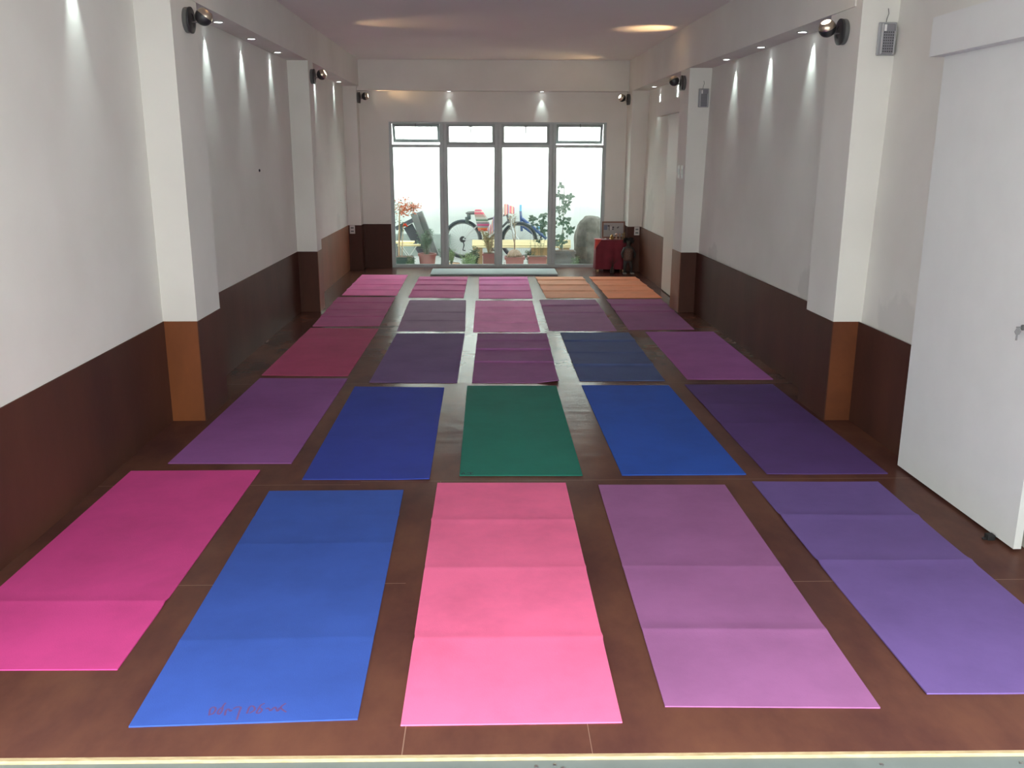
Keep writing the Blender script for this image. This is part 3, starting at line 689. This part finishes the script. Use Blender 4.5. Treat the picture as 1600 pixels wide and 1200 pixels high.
ornament(1.612, 11.775, [(0, 0), (.026, 0), (.030, .012), (.018, .024), (.024, .034), (.016, .048), (.008, .060), (0, .068)], GOLD, 'incense_burner', 'squat olive brass burner in front of the picture, leftmost of the metal ornaments', 'ornament')
ornament(1.672, 11.785, [(0, 0), (.018, 0), (.020, .01), (.008, .02), (.008, .048), (.022, .062), (.014, .074), (0, .080)], PGOLD, 'figurine', 'peach coloured little figurine between the brass ornaments', 'ornament')
ornament(1.715, 11.775, [(0, 0), (.016, 0), (.006, .01), (.005, .045), (.014, .055), (.014, .062), (0, .085)], PGOLD, 'candle_holder', 'thin peach candle holder right of the little figurine', 'ornament')
ornament(1.752, 11.765, [(0, 0), (.016, 0), (.016, .004), (.005, .01), (.005, .06), (.012, .066), (.012, .074), (0, .078)], GOLD, 'candlestick', 'small brass candlestick near the right end of the red clothed table', 'ornament')
ornament(1.778, 11.80, [(0, 0), (.012, 0), (.012, .004), (.004, .01), (.004, .07), (.010, .076), (.010, .084), (0, .09)], GOLD, 'candlestick', 'taller thin brass candlestick at the very right end of the red clothed table', 'ornament')
ornament(1.528, 11.765, [(0, 0), (.013, 0), (.015, .010), (.011, .014), (0, .014)], mat('white wax', (.75, .7, .68), .5), 'tea_light', 'tiny white tea light on the left part of the red clothed table', 'candle')
# dark figurine on the floor
SK = mat('dark carved wood', (0.035, 0.032, 0.030), .6, var=.3, vscale=20); VEST = mat('brown patterned textile', (0.105, 0.05, 0.04), .85, color2=(0.17, 0.11, 0.085), vscale=60)
t = root('carved_figurine', (1.80, 11.56, 0), 'dark knee-high carved figurine with a brown patterned vest beside the red clothed table', 'figurine')
def body_mb():
    me = bpy.data.meshes.new('body'); 
    V = [(0, 0, .17), (0, 0, .24), (0, 0, .31), (0, 0, .345), (0, -.005, .39), (0, 0, .425),
         (.045, 0, .315), (.085, -.01, .26), (.075, -.05, .20), (-.045, 0, .315), (-.085, -.01, .26), (-.075, -.05, .20),
         (.035, -.005, .15), (.042, -.02, .08), (.042, -.01, .02), (.048, -.055, .015), (-.035, -.005, .15), (-.042, -.02, .08), (-.042, -.01, .02), (-.05, -.055, .015)]
    Ed = [(0, 1), (1, 2), (2, 3), (3, 4), (4, 5), (2, 6), (6, 7), (7, 8), (2, 9), (9, 10), (10, 11), (0, 12), (12, 13), (13, 14), (14, 15), (0, 16), (16, 17), (17, 18), (18, 19)]
    Rd = [.052, .055, .052, .022, .040, .030, .026, .020, .014, .026, .020, .014, .034, .026, .018, .014, .034, .026, .018, .014]
    me.from_pydata(V, Ed, []); o = bpy.data.objects.new('body', me); COL.objects.link(o)
    md = o.modifiers.new('skin', 'SKIN')
    for i, r in enumerate(Rd): me.skin_vertices[0].data[i].radius = (r, r*.85)
    me.skin_vertices[0].data[0].use_root = True
    sd = o.modifiers.new('sub', 'SUBSURF'); sd.levels = 2; sd.render_levels = 2
    me.materials.append(SK); return o
o = body_mb(); o.parent = t
b = MB(); b.lathe([(.058, .165), (.064, .19), (.062, .25), (.060, .30), (.040, .325)], Matrix.Diagonal((1, .9, 1, 1)), n=24, cap=False); b.build('vest', VEST, t, solid=.003)
b = MB()
for i in range(260):
    a = random.uniform(0, 6.28); e_ = random.uniform(-.3, 1.5); p = Vector((.040*math.cos(a)*math.cos(e_), .036*math.sin(a)*math.cos(e_)+.004, .40+.038*math.sin(e_)))
    if p.y < -.012 and e_ < .6: continue
    b.leaf(p, (math.cos(a), math.sin(a), random.uniform(-.6, .8)), random.uniform(.025, .055), .009)
b.build('hair', BLACKP, t)
for xx in (-.048, .05): MB().box(xx-.024, xx+.024, -.095, -.025, 0, .013, bevel=.004).build('shoe', mat('pale stone base', (.20, .20, .19), .7), t)
t = root('twig_vase', (1.60, 11.56, 0), 'small dark vase of bare twigs on the floor in front of the red cloth', 'vase')
b = MB(); b.lathe([(0, 0), (.022, 0), (.030, .02), (.026, .05), (.012, .075), (.014, .085)], n=20, cap=False); b.build('vase', SK, t)
b = MB()
for i in range(16):
    a = random.uniform(0, 6.28); r = random.uniform(.02, .075); h = random.uniform(.12, .21)
    b.tube([(0, 0, .06), (r*.4*math.cos(a), r*.4*math.sin(a), h*.6+.02), (r*math.cos(a), r*math.sin(a)*.5, h)], [.002, .0018, .001], 5)
b.build('twigs', mat('dark twig', (.06, .035, .03), .8), t)

# ------------------------------------------------------------------ courtyard
G = -.15
struct('courtyard_ground', MB().box(-3.2, 3.6, 12.36, 15.15, G-.1, G), CONC, 'grey courtyard paving')
struct('wall_far', MB().box(-3.4, 3.8, 15.05, 15.3, G-.1, 3.0), COURT, 'white courtyard wall behind the bicycle')
struct('wall_courtyard_left', MB().box(-3.4, -2.9, 12.36, 15.05, G-.1, 3.0), COURT, 'white courtyard side wall on the left')
struct('wall_courtyard_right', MB().box(3.3, 3.8, 12.36, 15.05, G-.1, 3.0), COURT, 'white courtyard side wall on the right')
struct('trim_%d' % k, MB().box(-2.9, -.62, 14.93, 15.05, G, .20), CONCD, 'low grey-green plinth at the foot of the courtyard wall'); k += 1

def pot(t, r0, r1, h, material, square=False, rim=.012):
    b = MB()
    if square:
        b.box(-r0, r0, -r1, r1, 0, h-.02); b.box(-r0-.01, r0+.01, -r1-.01, r1+.01, h-.025, h)
        o = b.build('pot', material, t, smooth=False)
        MB().box(-r0+.01, r0-.01, -r1+.01, r1-.01, h-.004, h+.004).build('soil', SOIL, t, smooth=False)
    else:
        b.lathe([(0, 0), (r0, 0), (r1, h-.035), (r1+rim, h-.033), (r1+rim+.002, h), (r1-.004, h), (r1-.012, h-.02), (0, h-.02)], n=32, cap=False)
        o = b.build('pot', material, t)
        b = MB(); b.lathe([(0, h-.016), (r1-.011, h-.018)], n=24, cap=False); b.build('soil', SOIL, t)
    return o
def bush(t, base, n_st, spread, height, leafmat, leaves, LL, WW, stemmat=STEMG, droop=0.0, r=.003):
    sb, lb = MB(), MB()
    for i in range(n_st):
        a = random.uniform(0, 6.28); q = random.uniform(.15, 1)*spread; h = height*random.uniform(.55, 1.0)
        p0 = Vector(base)+Vector((math.cos(a)*q*.2, math.sin(a)*q*.2, 0)); p3 = Vector(base)+Vector((math.cos(a)*q, math.sin(a)*q, h))
        p1 = p0.lerp(p3, .4)+Vector((0, 0, h*.12)); p2 = p0.lerp(p3, .75)+Vector((0, 0, h*.08))
        sb.tube([p0, p1, p2, p3], [r, r*.8, r*.6, r*.3], 5)
        for j in range(leaves):
            s_ = random.uniform(.2, 1); p = p0.lerp(p3, s_)+Vector((0, 0, h*.1*math.sin(s_*3.1)))
            b_ = random.uniform(0, 6.28)
            lb.leaf(p, (math.cos(b_), math.sin(b_), random.uniform(-.2-droop, .8-droop)), LL*random.uniform(.6, 1.2), WW)
    sb.build('stems', stemmat, t); lb.build('foliage', leafmat, t, recalc=False)

# terracotta-coloured pot with a bushy herb
t = root('potted_shrub', (-.86, 12.85, G), 'round red-brown pot with a bushy upright herb at the left of the window', 'potted plant')
pot(t, .095, .120, .265, TERRA); bush(t, (0, 0, .25), 26, .17, .36, BGREEN, 20, .045, .010)
t = root('potted_tree', (-1.20, 12.85, G), 'slim young tree with orange-red blossom in a dark green tub', 'potted plant')
b = MB(); b.box(-.17, .15, -.11, .11, 0, .22, bevel=.02); b.build('tub', TUBM, t); MB().box(-.155, .135, -.095, .095, .216, .224).build('soil', SOIL, t)
b = MB(); b.tube([(-.06, 0, .2), (-.052, .01, .45), (-.04, .0, .75), (-.03, .0, .93)], [.014, .012, .009, .006], 8)
b.tube([(-.02, 0, .2), (-.005, 0, .45), (.02, 0, .68)], [.008, .007, .005], 6)
for dx, dz in ((.12, .06), (.05, .10), (-.08, .06), (.22, .02), (-.10, -.08)): b.tube([(-.035, 0, .85), (dx*.5, .01, .87+dz*.6), (dx, 0, .90+dz)], [.004, .003, .0015], 5)
b.build('trunk', BARK, t)
lb = MB(); rb = MB()
for i in range(300):
    c = random.choice(((.06, .95, .055), (.08, .90, .05), (-.01, .90, .05), (.03, .83, .035), (.13, .88, .04), (.20, .92, .03)))
    p = Vector((random.gauss(c[0], c[2]), random.gauss(0, .05), random.gauss(c[1], c[2]*.8))); a = random.uniform(0, 6.28)
    lb.leaf(p, (math.cos(a), math.sin(a), random.uniform(-.8, .5)), random.uniform(.028, .045), .022)
lb.build('orange_blossom', ORLEAF, t, recalc=False)
lb = MB()
for i in range(120):
    c = random.choice(((-.11, .86), (-.10, .76), (-.08, .95), (.12, .86), (.15, .93), (.0, .66)))
    p = Vector((random.gauss(c[0], .025), random.gauss(0, .03), random.gauss(c[1], .035))); a = random.uniform(0, 6.28)
    lb.leaf(p, (math.cos(a), math.sin(a), random.uniform(-.8, .5)), random.uniform(.02, .04), .014)
lb.build('foliage', DGREEN, t, recalc=False)
for i in range(40):
    a = random.uniform(0, 6.28); e_ = random.uniform(-.5, 1.3); rb.leaf((.04, -.02, .655), (math.cos(a)*math.cos(e_), math.sin(a)*math.cos(e_), math.sin(e_)), .042, .022)
rb.build('red_flower', REDFL, t, recalc=False)
t = root('creeping_plant', (-1.08, 12.62, G), 'low dark green creeping plant beside the dark green tub', 'plant')
bush(t, (0, 0, .0), 26, .065, .26, DGREEN, 16, .04, .014, droop=.2)
# folding table / stool with a yellow wooden top
t = root('folding_stool', (-1.17, 13.25, G), 'small folding stool with yellow slats and white crossed legs behind the green tub', 'stool')
MB().box(-.16, .09, -.10, -.02, .372, .400, bevel=.004).build('slat', YWOOD, t, smooth=False)
MB().box(-.13, .20, -.16, -.10, .340, .368, bevel=.004).build('slat', YWOOD, t, smooth=False)
MB().box(-.17, .10, 0, .08, .372, .400, bevel=.004).build('slat', YWOOD, t, smooth=False)
WM = mat('white painted metal', (.66, .68, .68), .4)
for y in (-.13, .06):
    for sx in (1, -1): MB().tube([(-.13*sx+.02, y, .36), (.12*sx+.02, y, 0)], .007, 8).build('leg', WM, t)
# leaning folded grey foam
t = root('folded_foam_panel', (-1.16, 13.75, G), 'grey folded foam panel standing like a tent against the courtyard wall', 'foam panel')
GF = mat('grey foam', (.15, .165, .165), .85, var=.1, vscale=5); GFD = mat('dark grey lining', (.075, .085, .10), .85)
def slab(p0, p1, y0, y1, th, mt, nm):
    d = Vector((p1[0]-p0[0], 0, p1[1]-p0[1])).normalized(); n_ = Vector((-d.z, 0, d.x))*th
    b = MB(); A = []
    for y in (y0, y1):
        for q in ((p0[0], p0[1]), (p1[0], p1[1])):
            A.append(b.b.verts.new((q[0], y, q[1]))); A.append(b.b.verts.new((q[0]+n_.x, y, q[1]+n_.z)))
    f = [(0, 1, 3, 2), (4, 6, 7, 5), (0, 4, 5, 1), (2, 3, 7, 6), (0, 2, 6, 4), (1, 5, 7, 3)]
    for q in f: b.b.faces.new([A[i] for i in q])
    return b.build(nm, mt, t, smooth=False)
slab((.01, .76), (.24, .10), -.12, -.05, .09, GF, 'panel'); slab((.09, .77), (.33, .12), -.05, .08, .09, GF, 'panel')
slab((-.20, .52), (.05, .64), -.12, .06, .06, GFD, 'panel'); slab((-.10, .55), (.16, .08), -.06, .02, .14, GFD, 'lining')
slab((-.24, 0), (-.12, .54), -.08, .05, .05, GF, 'panel')
# long pale bench
t = root('bench', (.62, 13.45, G), 'long pale yellow wooden bench across the courtyard', 'bench')
MB().box(-.85, .60, -.16, .17, .318, .338, bevel=.003).build('bench_top', YWOOD, t, smooth=False)
MB().box(-.85, .60, -.007, .007, 0, .135, M=Matrix.Translation((0, -.168, .300)) @ Matrix.Rotation(math.radians(-38), 4, 'X'), bevel=.003).build('front_board', YWOOD, t, smooth=False)
MB().box(-.84, -.70, -.15, .15, 0, .318).build('leg_panel', OWOOD, t, smooth=False)
MB().box(.02, .30, -.15, -.13, .06, .318).build('leg_panel', OWOOD, t, smooth=False)
MB().box(.45, .58, -.15, .15, 0, .318).build('leg_panel', OWOOD, t, smooth=False)

# bicycle
def wheel(t, x, z, r=.285, tyre=.024, spokes=28, y=0):
    b = MB(); N = 48
    ring = [(x+r*math.cos(2*math.pi*i/N), y, z+r*math.sin(2*math.pi*i/N)) for i in range(N+1)]
    b.tube(ring, tyre, 8, cap=False); o = b.build('tyre', BLACKP if t.get('dark') else TYRE, t)
    b = MB(); b.tube([(x+(r-.034)*math.cos(2*math.pi*i/N), y, z+(r-.034)*math.sin(2*math.pi*i/N)) for i in range(N+1)], .009, 6, cap=False)
    b.build('rim', STEEL, t)
    b = MB()
    for i in range(spokes):
        a = 2*math.pi*i/spokes; b.tube([(x+.018*math.cos(a+.6), y+(.02 if i % 2 else -.02), z+.018*math.sin(a+.6)), (x+(r-.036)*math.cos(a), y, z+(r-.036)*math.sin(a))], .0014, 4)
    b.build('spokes', STEEL, t)
    b = MB(); b.lathe([(.02, -.035), (.02, .035)], Matrix.Translation((x, y, z)) @ rot_to((0, 1, 0)), n=16); b.build('hub', GUNG, t)
TYRE = mat('tyre rubber', (0.035, 0.045, 0.05), .8)
SILV = mat('silver paint', (0.62, 0.64, 0.65), .35, metal=.3); BLUE = mat('blue frame paint', (0.05, 0.10, 0.26), .35); LBLUE = mat('light blue grip', (0.10, 0.38, 0.60), .5)
t = root('bicycle', (0, 14.55, G), 'bicycle parked against the courtyard wall with striped cloths over it', 'bicycle')
wheel(t, -.40, .31); wheel(t, .50, .29, .275)
b = MB()
for p, q, r in (((-.40, -.03, .31), (-.02, -.03, .27), .010), ((-.40, -.03, .31), (-.16, -.02, .53), .010), ((-.02, 0, .26), (-.19, 0, .68), .015),
                ((-.02, 0, .26), (.33, 0, .60), .018), ((-.15, 0, .58), (.31, 0, .70), .015), ((.34, 0, .56), (.30, 0, .74), .019)): b.tube([p, q], r, 10)
b.build('frame', mat('dark bicycle paint', (.06, .065, .07), .4), t)
b = MB(); b.tube([(-.40, -.045, .31), (-.05, -.045, .27)], .009, 8); b.tube([(-.40, -.045, .31), (-.17, -.035, .52)], .009, 8); b.build('chain_stay', SILV, t)
b = MB(); b.tube([(.34, 0, .56), (.36, 0, .5), (.50, -.05, .29)], .012, 8); b.tube([(.36, 0, .5), (.50, .05, .29)], .012, 8); b.build('fork', SILV, t)
b = MB(); b.tube([(.30, 0, .74), (.29, 0, .80), (.33, 0, .83)], .012, 8); b.tube([(.31, -.27, .84), (.34, -.12, .83), (.34, .12, .83), (.31, .27, .84)], .011, 8); b.build('handlebar', STEEL, t)
b = MB(); b.lathe([(.0, -.02), (.06, -.02), (.075, .0), (.05, .025), (0, .03)], Matrix.Translation((-.23, 0, .72)) @ Matrix.Diagonal((1.7, 1, 1, 1)), n=20); b.build('saddle', BLACKP, t)
b = MB(); b.lathe([(.085, -.045), (.085, -.035)], Matrix.Translation((-.02, 0, .26)) @ rot_to((0, 1, 0)), n=28); b.tube([(-.02, -.06, .26), (.10, -.07, .14)], .009, 6); b.box(.06, .15, -.13, -.07, .13, .15); b.build('crank', GUN, t)
b = MB(); b.tube([(-.40, -.04, .31), (-.38, -.045, .22), (-.40, -.045, .14), (-.36, -.045, .13)], .010, 6); b.lathe([(.05, -.05), (.05, -.035)], Matrix.Translation((-.40, 0, .31)) @ rot_to((0, 1, 0)), n=20); b.build('gear_cluster', GUN, t)
b = MB(); b.box(-.33, -.27, -.05, .05, .62, .74, bevel=.01); b.box(-.36, -.30, -.04, .04, .56, .66, bevel=.01); b.build('rear_lamp', mat('dark green grey plastic', (.07, .10, .09), .5), t)
ST1 = stripes('woven striped cloth', [(0, (0.341, 0.074, 0.037)), (.06, (0.527, 0.062, 0.037)), (.12, (0.465, 0.186, 0.062)), (.17, (0.217, 0.248, 0.260)), (.24, (0.372, 0.062, 0.155)), (.30, (0.465, 0.074, 0.186)), (.34, (0.174, 0.155, 0.186)),
                     (.42, (0.403, 0.409, 0.384)), (.48, (0.050, 0.149, 0.087)), (.55, (0.372, 0.384, 0.360)), (.66, (0.310, 0.236, 0.211)), (.74, (0.384, 0.186, 0.174)), (.80, (0.527, 0.031, 0.087)), (.88, (0.496, 0.341, 0.310)), (.93, (0.434, 0.050, 0.124))], 'Z')
bagt = root('striped_bag', (-.10, 14.40, 0), 'bright striped woven bag hanging over the bicycle frame below the saddle', 'bag')
b = MB(); R_ = []
for z, xa, xb in ((.30, -.045, .09), (.34, -.06, .12), (.42, -.075, .125), (.50, -.095, .095), (.57, -.11, .045), (.625, -.105, .005), (.635, -.09, -.01)):
    R_.append([b.b.verts.new((x, y, z)) for x, y in ((xa, -.02), (xa+.02, -.045), ((xa+xb)/2, -.055), (xb-.02, -.045), (xb, -.02), (xb, .03), (xa, .03))])
for a, c in zip(R_, R_[1:]):
    for i in range(7): b.b.faces.new((a[i], a[(i+1) % 7], c[(i+1) % 7], c[i]))
b.b.faces.new(R_[0]); b.b.faces.new(R_[-1]); b.build('bag_body', ST1, bagt)
ST2 = stripes('pink grey striped cloth', [(0, (.55, .22, .25)), (.12, (.25, .25, .36)), (.22, (.62, .50, .50)), (.36, (.60, .16, .22)), (.45, (.50, .42, .46)), (.60, (.70, .36, .30)), (.72, (.20, .22, .40)), (.84, (.66, .58, .56))], 'X', scale=2.0)
b = MB()
def cl(u, v):
    # a long cloth rising from the frame over the handlebar and hanging to the right
    path = [(-.01, .34), (.05, .43), (.10, .55), (.15, .66), (.20, .71), (.245, .70)]
    f = u*5; i = min(4, int(f)); f -= i
    x = path[i][0]*(1-f)+path[i+1][0]*f; z = path[i][1]*(1-f)+path[i+1][1]*f
    wd = .15+.07*math.sin(u*3.1)
    return Vector((x+.035*v*(1-u), 14.25-.012*math.sin(v*5+u*7)-.02*v, z-(wd)*v*(.7+.3*u)+.01*math.sin(u*20)))
b.grid(cl, 24, 10); o = b.build('striped_cloth', ST2, solid=.006); tag(o, 'pink and grey striped cloth draped from the frame up over the bicycle handlebar', 'cloth')
b = MB(); b.grid(lambda u, v: Vector((.262+.155*u, 14.272-.006*math.sin(u*6)-.012*v, .725-.055*u*u-.17*v*(1-.45*u)+.008*math.sin(u*9+v*4))), 12, 8)
o = b.build('striped_scarf', stripes('red pink striped scarf', [(0, (.70, .30, .26)), (.2, (.75, .52, .42)), (.4, (.60, .10, .16)), (.55, (.25, .26, .45)), (.7, (.72, .45, .38)), (.85, (.66, .08, .20))], 'X', scale=1.6), solid=.006)
tag(o, 'red and peach striped scarf hanging over the right end of the handlebar', 'scarf')
t = root('bicycle', (0, 14.75, G), 'blue bicycle frame with a light blue grip behind the long bench', 'bicycle')
b = MB(); b.tube([(.55, 0, .62), (.88, 0, .36)], .028, 10); b.tube([(.56, 0, .50), (.80, 0, .33)], .018, 10); b.tube([(.53, 0, .74), (.55, 0, .42)], .020, 10); b.tube([(.88, 0, .36), (.95, 0, .30)], .024, 8); b.build('frame', BLUE, t)
MB().tube([(.53, 0, .74), (.53, 0, .84)], .017, 8).build('steerer', LBLUE, t)
b = MB(); b.tube([(.86, 0, .30), (.90, 0, .50), (.98, 0, .56)], .012, 8); b.build('seat_post', GUN, t)
MB().tube([(.80, 0, .47), (.87, 0, .47)], .024, 10).build('grip', LBLUE, t)
b = MB(); b.box(.60, .70, -.032, -.028, .52, .545, M=Matrix.Identity(4)); b.build('white_decal', WM, t, smooth=False)

# pots at the window foot
t = root('potted_shrub', (.03, 12.93, G), 'square red-brown pot with a sparse yellowing bush in front of the bench end', 'potted plant')
pot(t, .10, .09, .26, TERRA, True); bush(t, (0, 0, .25), 28, .15, .34, mat('yellow green leaves', (.22, .22, .09), .6, color2=(.36, .33, .18), vscale=20), 18, .04, .010, BARK)
t = root('potted_cactus', (.375, 12.72, G), 'trapezoid red-brown pot with a dome cactus and a tall twisted pale stem', 'potted plant')
b = MB(); b.lathe([(0, 0), (.142, 0), (.180, .20), (.198, .20), (.201, .235), (.185, .235), (.17, .22), (0, .22)], Matrix.Diagonal((1, .8, 1, 1)) @ Matrix.Rotation(math.pi/4, 4, 'Z'), n=4, cap=False); b.build('pot', TERRA, t, smooth=False)
b = MB(); N = 20
for i in range(N):
    a0 = 2*math.pi*i/N
    b.tube([(math.cos(a0)*.095*math.sin(q), math.sin(a0)*.075*math.sin(q), .205+.125*math.cos(q)) for q in (1.75, 1.4, 1.05, .7, .35, .08)], [.016, .018, .017, .015, .011, .006], 6)
b.build('cactus', mat('cactus skin', (.36, .29, .19), .8, color2=(.55, .42, .34), vscale=30), t)
b = MB(); b.tube([(0, 0, .30), (.0, .01, .42), (-.015, .01, .50), (-.03, .0, .60), (-.055, .01, .72), (-.07, 0, .80)], [.010, .010, .011, .010, .009, .005], 7)
b.tube([(0, 0, .42), (.012, .01, .56), (-.01, 0, .70), (.02, 0, .80)], [.008, .006, .005, .002], 6); b.tube([(0, .0, .45), (-.04, 0, .62), (-.075, 0, .76)], [.007, .006, .002], 6)
b.build('stem', BARK, t)
b = MB(); b.tube([(-.058, -.012, .80), (-.045, -.012, .66), (-.02, -.012, .55), (-.005, -.012, .48)], [.006, .013, .013, .005], 6); b.build('foil_wrap', mat('bright foil', (.85, .86, .86), .25, metal=.4), t)
b = MB()
for i in range(34):
    z = random.uniform(.60, .80); a = random.uniform(0, 6.28); b.leaf((-.03, 0, z), (math.cos(a), math.sin(a)*.6, random.uniform(.1, 1.0)), random.uniform(.06, .11), .009)
b.build('foliage', mat('dry leaf', (.42, .36, .24), .7), t, recalc=False)
t = root('potted_seedlings', (.69, 12.66, G), 'rectangular red-brown pot with thin straggling stems beside the third window post', 'potted plant')
pot(t, .125, .09, .245, TERRA, True)
sb, lb = MB(), MB()
for i in range(9):
    x = random.uniform(-.09, .09); h = random.uniform(.2, .52); q = [(x, 0, .23), (x+random.uniform(-.03, .03), 0, .23+h*.5), (x+random.uniform(-.05, .05), 0, .23+h)]
    sb.tube(q, [.002, .0018, .001], 5)
    for j in range(10):
        s_ = random.uniform(.2, 1); a = random.uniform(0, 6.28); lb.leaf((q[1][0], 0, .23+h*s_), (math.cos(a), math.sin(a), .2), .024, .012)
sb.build('stems', STEMG, t); lb.build('foliage', DGREEN, t, recalc=False)
# vine in a grey planter
t = root('potted_vine', (1.07, 12.97, G), 'long grey planter with a climbing vine on a tall thin stake', 'potted plant')
b = MB(); b.box(-.17, .17, -.10, .10, 0, .255); b.box(-.185, .185, -.115, .115, .255, .292, bevel=.003); b.build('planter', GREYPL, t, smooth=False)
MB().box(-.165, .165, -.095, .095, .29, .296).build('soil', SOIL, t, smooth=False)
MB().tube([(.0, 0, .28), (.01, 0, 1.0), (.03, .0, 1.83)], [.007, .006, .004], 7).build('stake', mat('stake', (.33, .36, .32), .7), t)
sb, lb = MB(), MB()
vines = [[(.0, .3), (-.02, .5), (.02, .7), (.0, .9), (.02, 1.06)], [(.0, .3), (-.10, .45), (-.13, .62), (-.06, .78), (-.05, 1.0), (-.06, 1.22)], [(-.05, .32), (-.17, .50), (-.26, .60), (-.30, .70), (-.28, .80)],
         [(-.2, .60), (-.34, .74), (-.42, .76), (-.44, .66)], [(.0, .4), (.06, .44), (.09, .58)], [(.0, .85), (.05, .98), (.10, 1.04)], [(-.12, .5), (-.28, .46), (-.36, .42)]]
for vn in vines:
    sb.tube([(x, random.uniform(-.02, .02), z) for x, z in vn], .003, 5)
    for (x0, z0), (x1, z1) in zip(vn, vn[1:]):
        for j in range(4):
            s_ = random.random(); x = x0+(x1-x0)*s_; z = z0+(z1-z0)*s_; a = random.uniform(0, 6.28)
            for fgr in (-.6, 0, .6):
                lb.leaf((x, random.uniform(-.04, .04), z), (math.cos(a+fgr)*.9, -.35, math.sin(a+fgr)*.5-.3), random.uniform(.035, .06), .026, Vector((0, -1, .3)))
for x, z in ((-.05, 1.22), (-.08, 1.06), (.03, 1.05), (.10, 1.05), (.06, .95), (.04, .88), (-.09, .88), (-.13, .70), (-.02, .70), (.07, .72), (-.15, .58), (-.02, .50), (.08, .60), (.13, .58), (-.16, .44), (-.02, .40), (-.30, .80), (-.43, .75), (-.33, .64), (-.27, .56), (-.24, .70)):
    for j in range(7):
        a = random.uniform(0, 6.28); lb.leaf((x+random.uniform(-.02, .02), random.uniform(-.04, .03), z+random.uniform(-.02, .02)), (math.cos(a), -.3, math.sin(a)*.7-.2), random.uniform(.055, .085), .045, Vector((0, -1, .2)))
sb.build('stems', STEMG, t); lb.build('foliage', BGREEN, t, recalc=False)
# upright boulder
bm = bmesh.new(); bmesh.ops.create_icosphere(bm, subdivisions=5, radius=1)
from mathutils import noise
for v in bm.verts:
    p = v.co.copy(); sx = .232*(1-.06*max(0, p.z)); 
    q = Vector((math.copysign(abs(p.x)**.75, p.x)*sx, math.copysign(abs(p.y)**.8, p.y)*.20, math.copysign(abs(p.z)**.85, p.z)*.40+.37))
    d = noise.fractal(p*1.7, 1.0, 2.0, 4)*.022
    v.co = q + p.normalized()*d
    if v.co.z < 0: v.co.z = 0
mb = MB(); mb.b.free(); mb.b = bm; o = mb.build('boulder', ROCKM); o.location = (1.505, 13.27, G); tag(o, 'tall rounded grey stone standing at the right of the courtyard', 'boulder')
t = root('fern', (1.235, 12.64, G), 'low green fern between the grey planter and the tall stone', 'plant'); bush(t, (0, 0, 0), 22, .06, .24, DGREEN, 14, .04, .012)
# seedlings in a shallow dish, bushes by the rear wheel
t = root('plant_dish', (-.52, 12.82, G), 'shallow tan dish of bright green seedlings behind the second window post', 'potted plant')
b = MB(); b.lathe([(0, 0), (.09, 0), (.125, .13), (.13, .13), (.12, .118), (0, .118)], n=28, cap=False); b.build('dish', mat('tan clay', (.42, .26, .16), .8), t); bush(t, (0, 0, .12), 26, .085, .20, LGREEN, 14, .04, .008)
t = root('leafy_herb', (-.27, 12.74, G), 'light green feathery herb in front of the rear bicycle wheel', 'plant'); bush(t, (0, 0, 0), 50, .13, .28, LGREEN, 20, .045, .009)
t = root('leafy_herb', (-.19, 13.13, G), 'dark green bushy herb left of the square pot', 'plant'); bush(t, (0, 0, 0), 26, .07, .34, DGREEN, 16, .045, .014)
t = root('leafy_bush', (-.64, 13.1, G), 'dark straggly bush behind the round pot', 'plant'); bush(t, (0, 0, 0), 22, .12, .38, BGREEN, 16, .04, .010)
t = root('leafy_bush', (.62, 13.05, G), 'small dark bush behind the pots in front of the bench', 'plant'); bush(t, (0, 0, 0), 18, .09, .30, DGREEN, 14, .035, .014)
b = MB(); b.lathe([(0, 0), (.032, 0), (.034, .10), (.024, .13), (.012, .15), (.012, .17), (0, .17)], n=20); o = b.build('plastic_bottle', mat('red white plastic', (.72, .72, .70), .4)); o.location = (.225, 12.72, G); tag(o, 'small white plastic bottle on the ground beside the cactus pot', 'bottle')
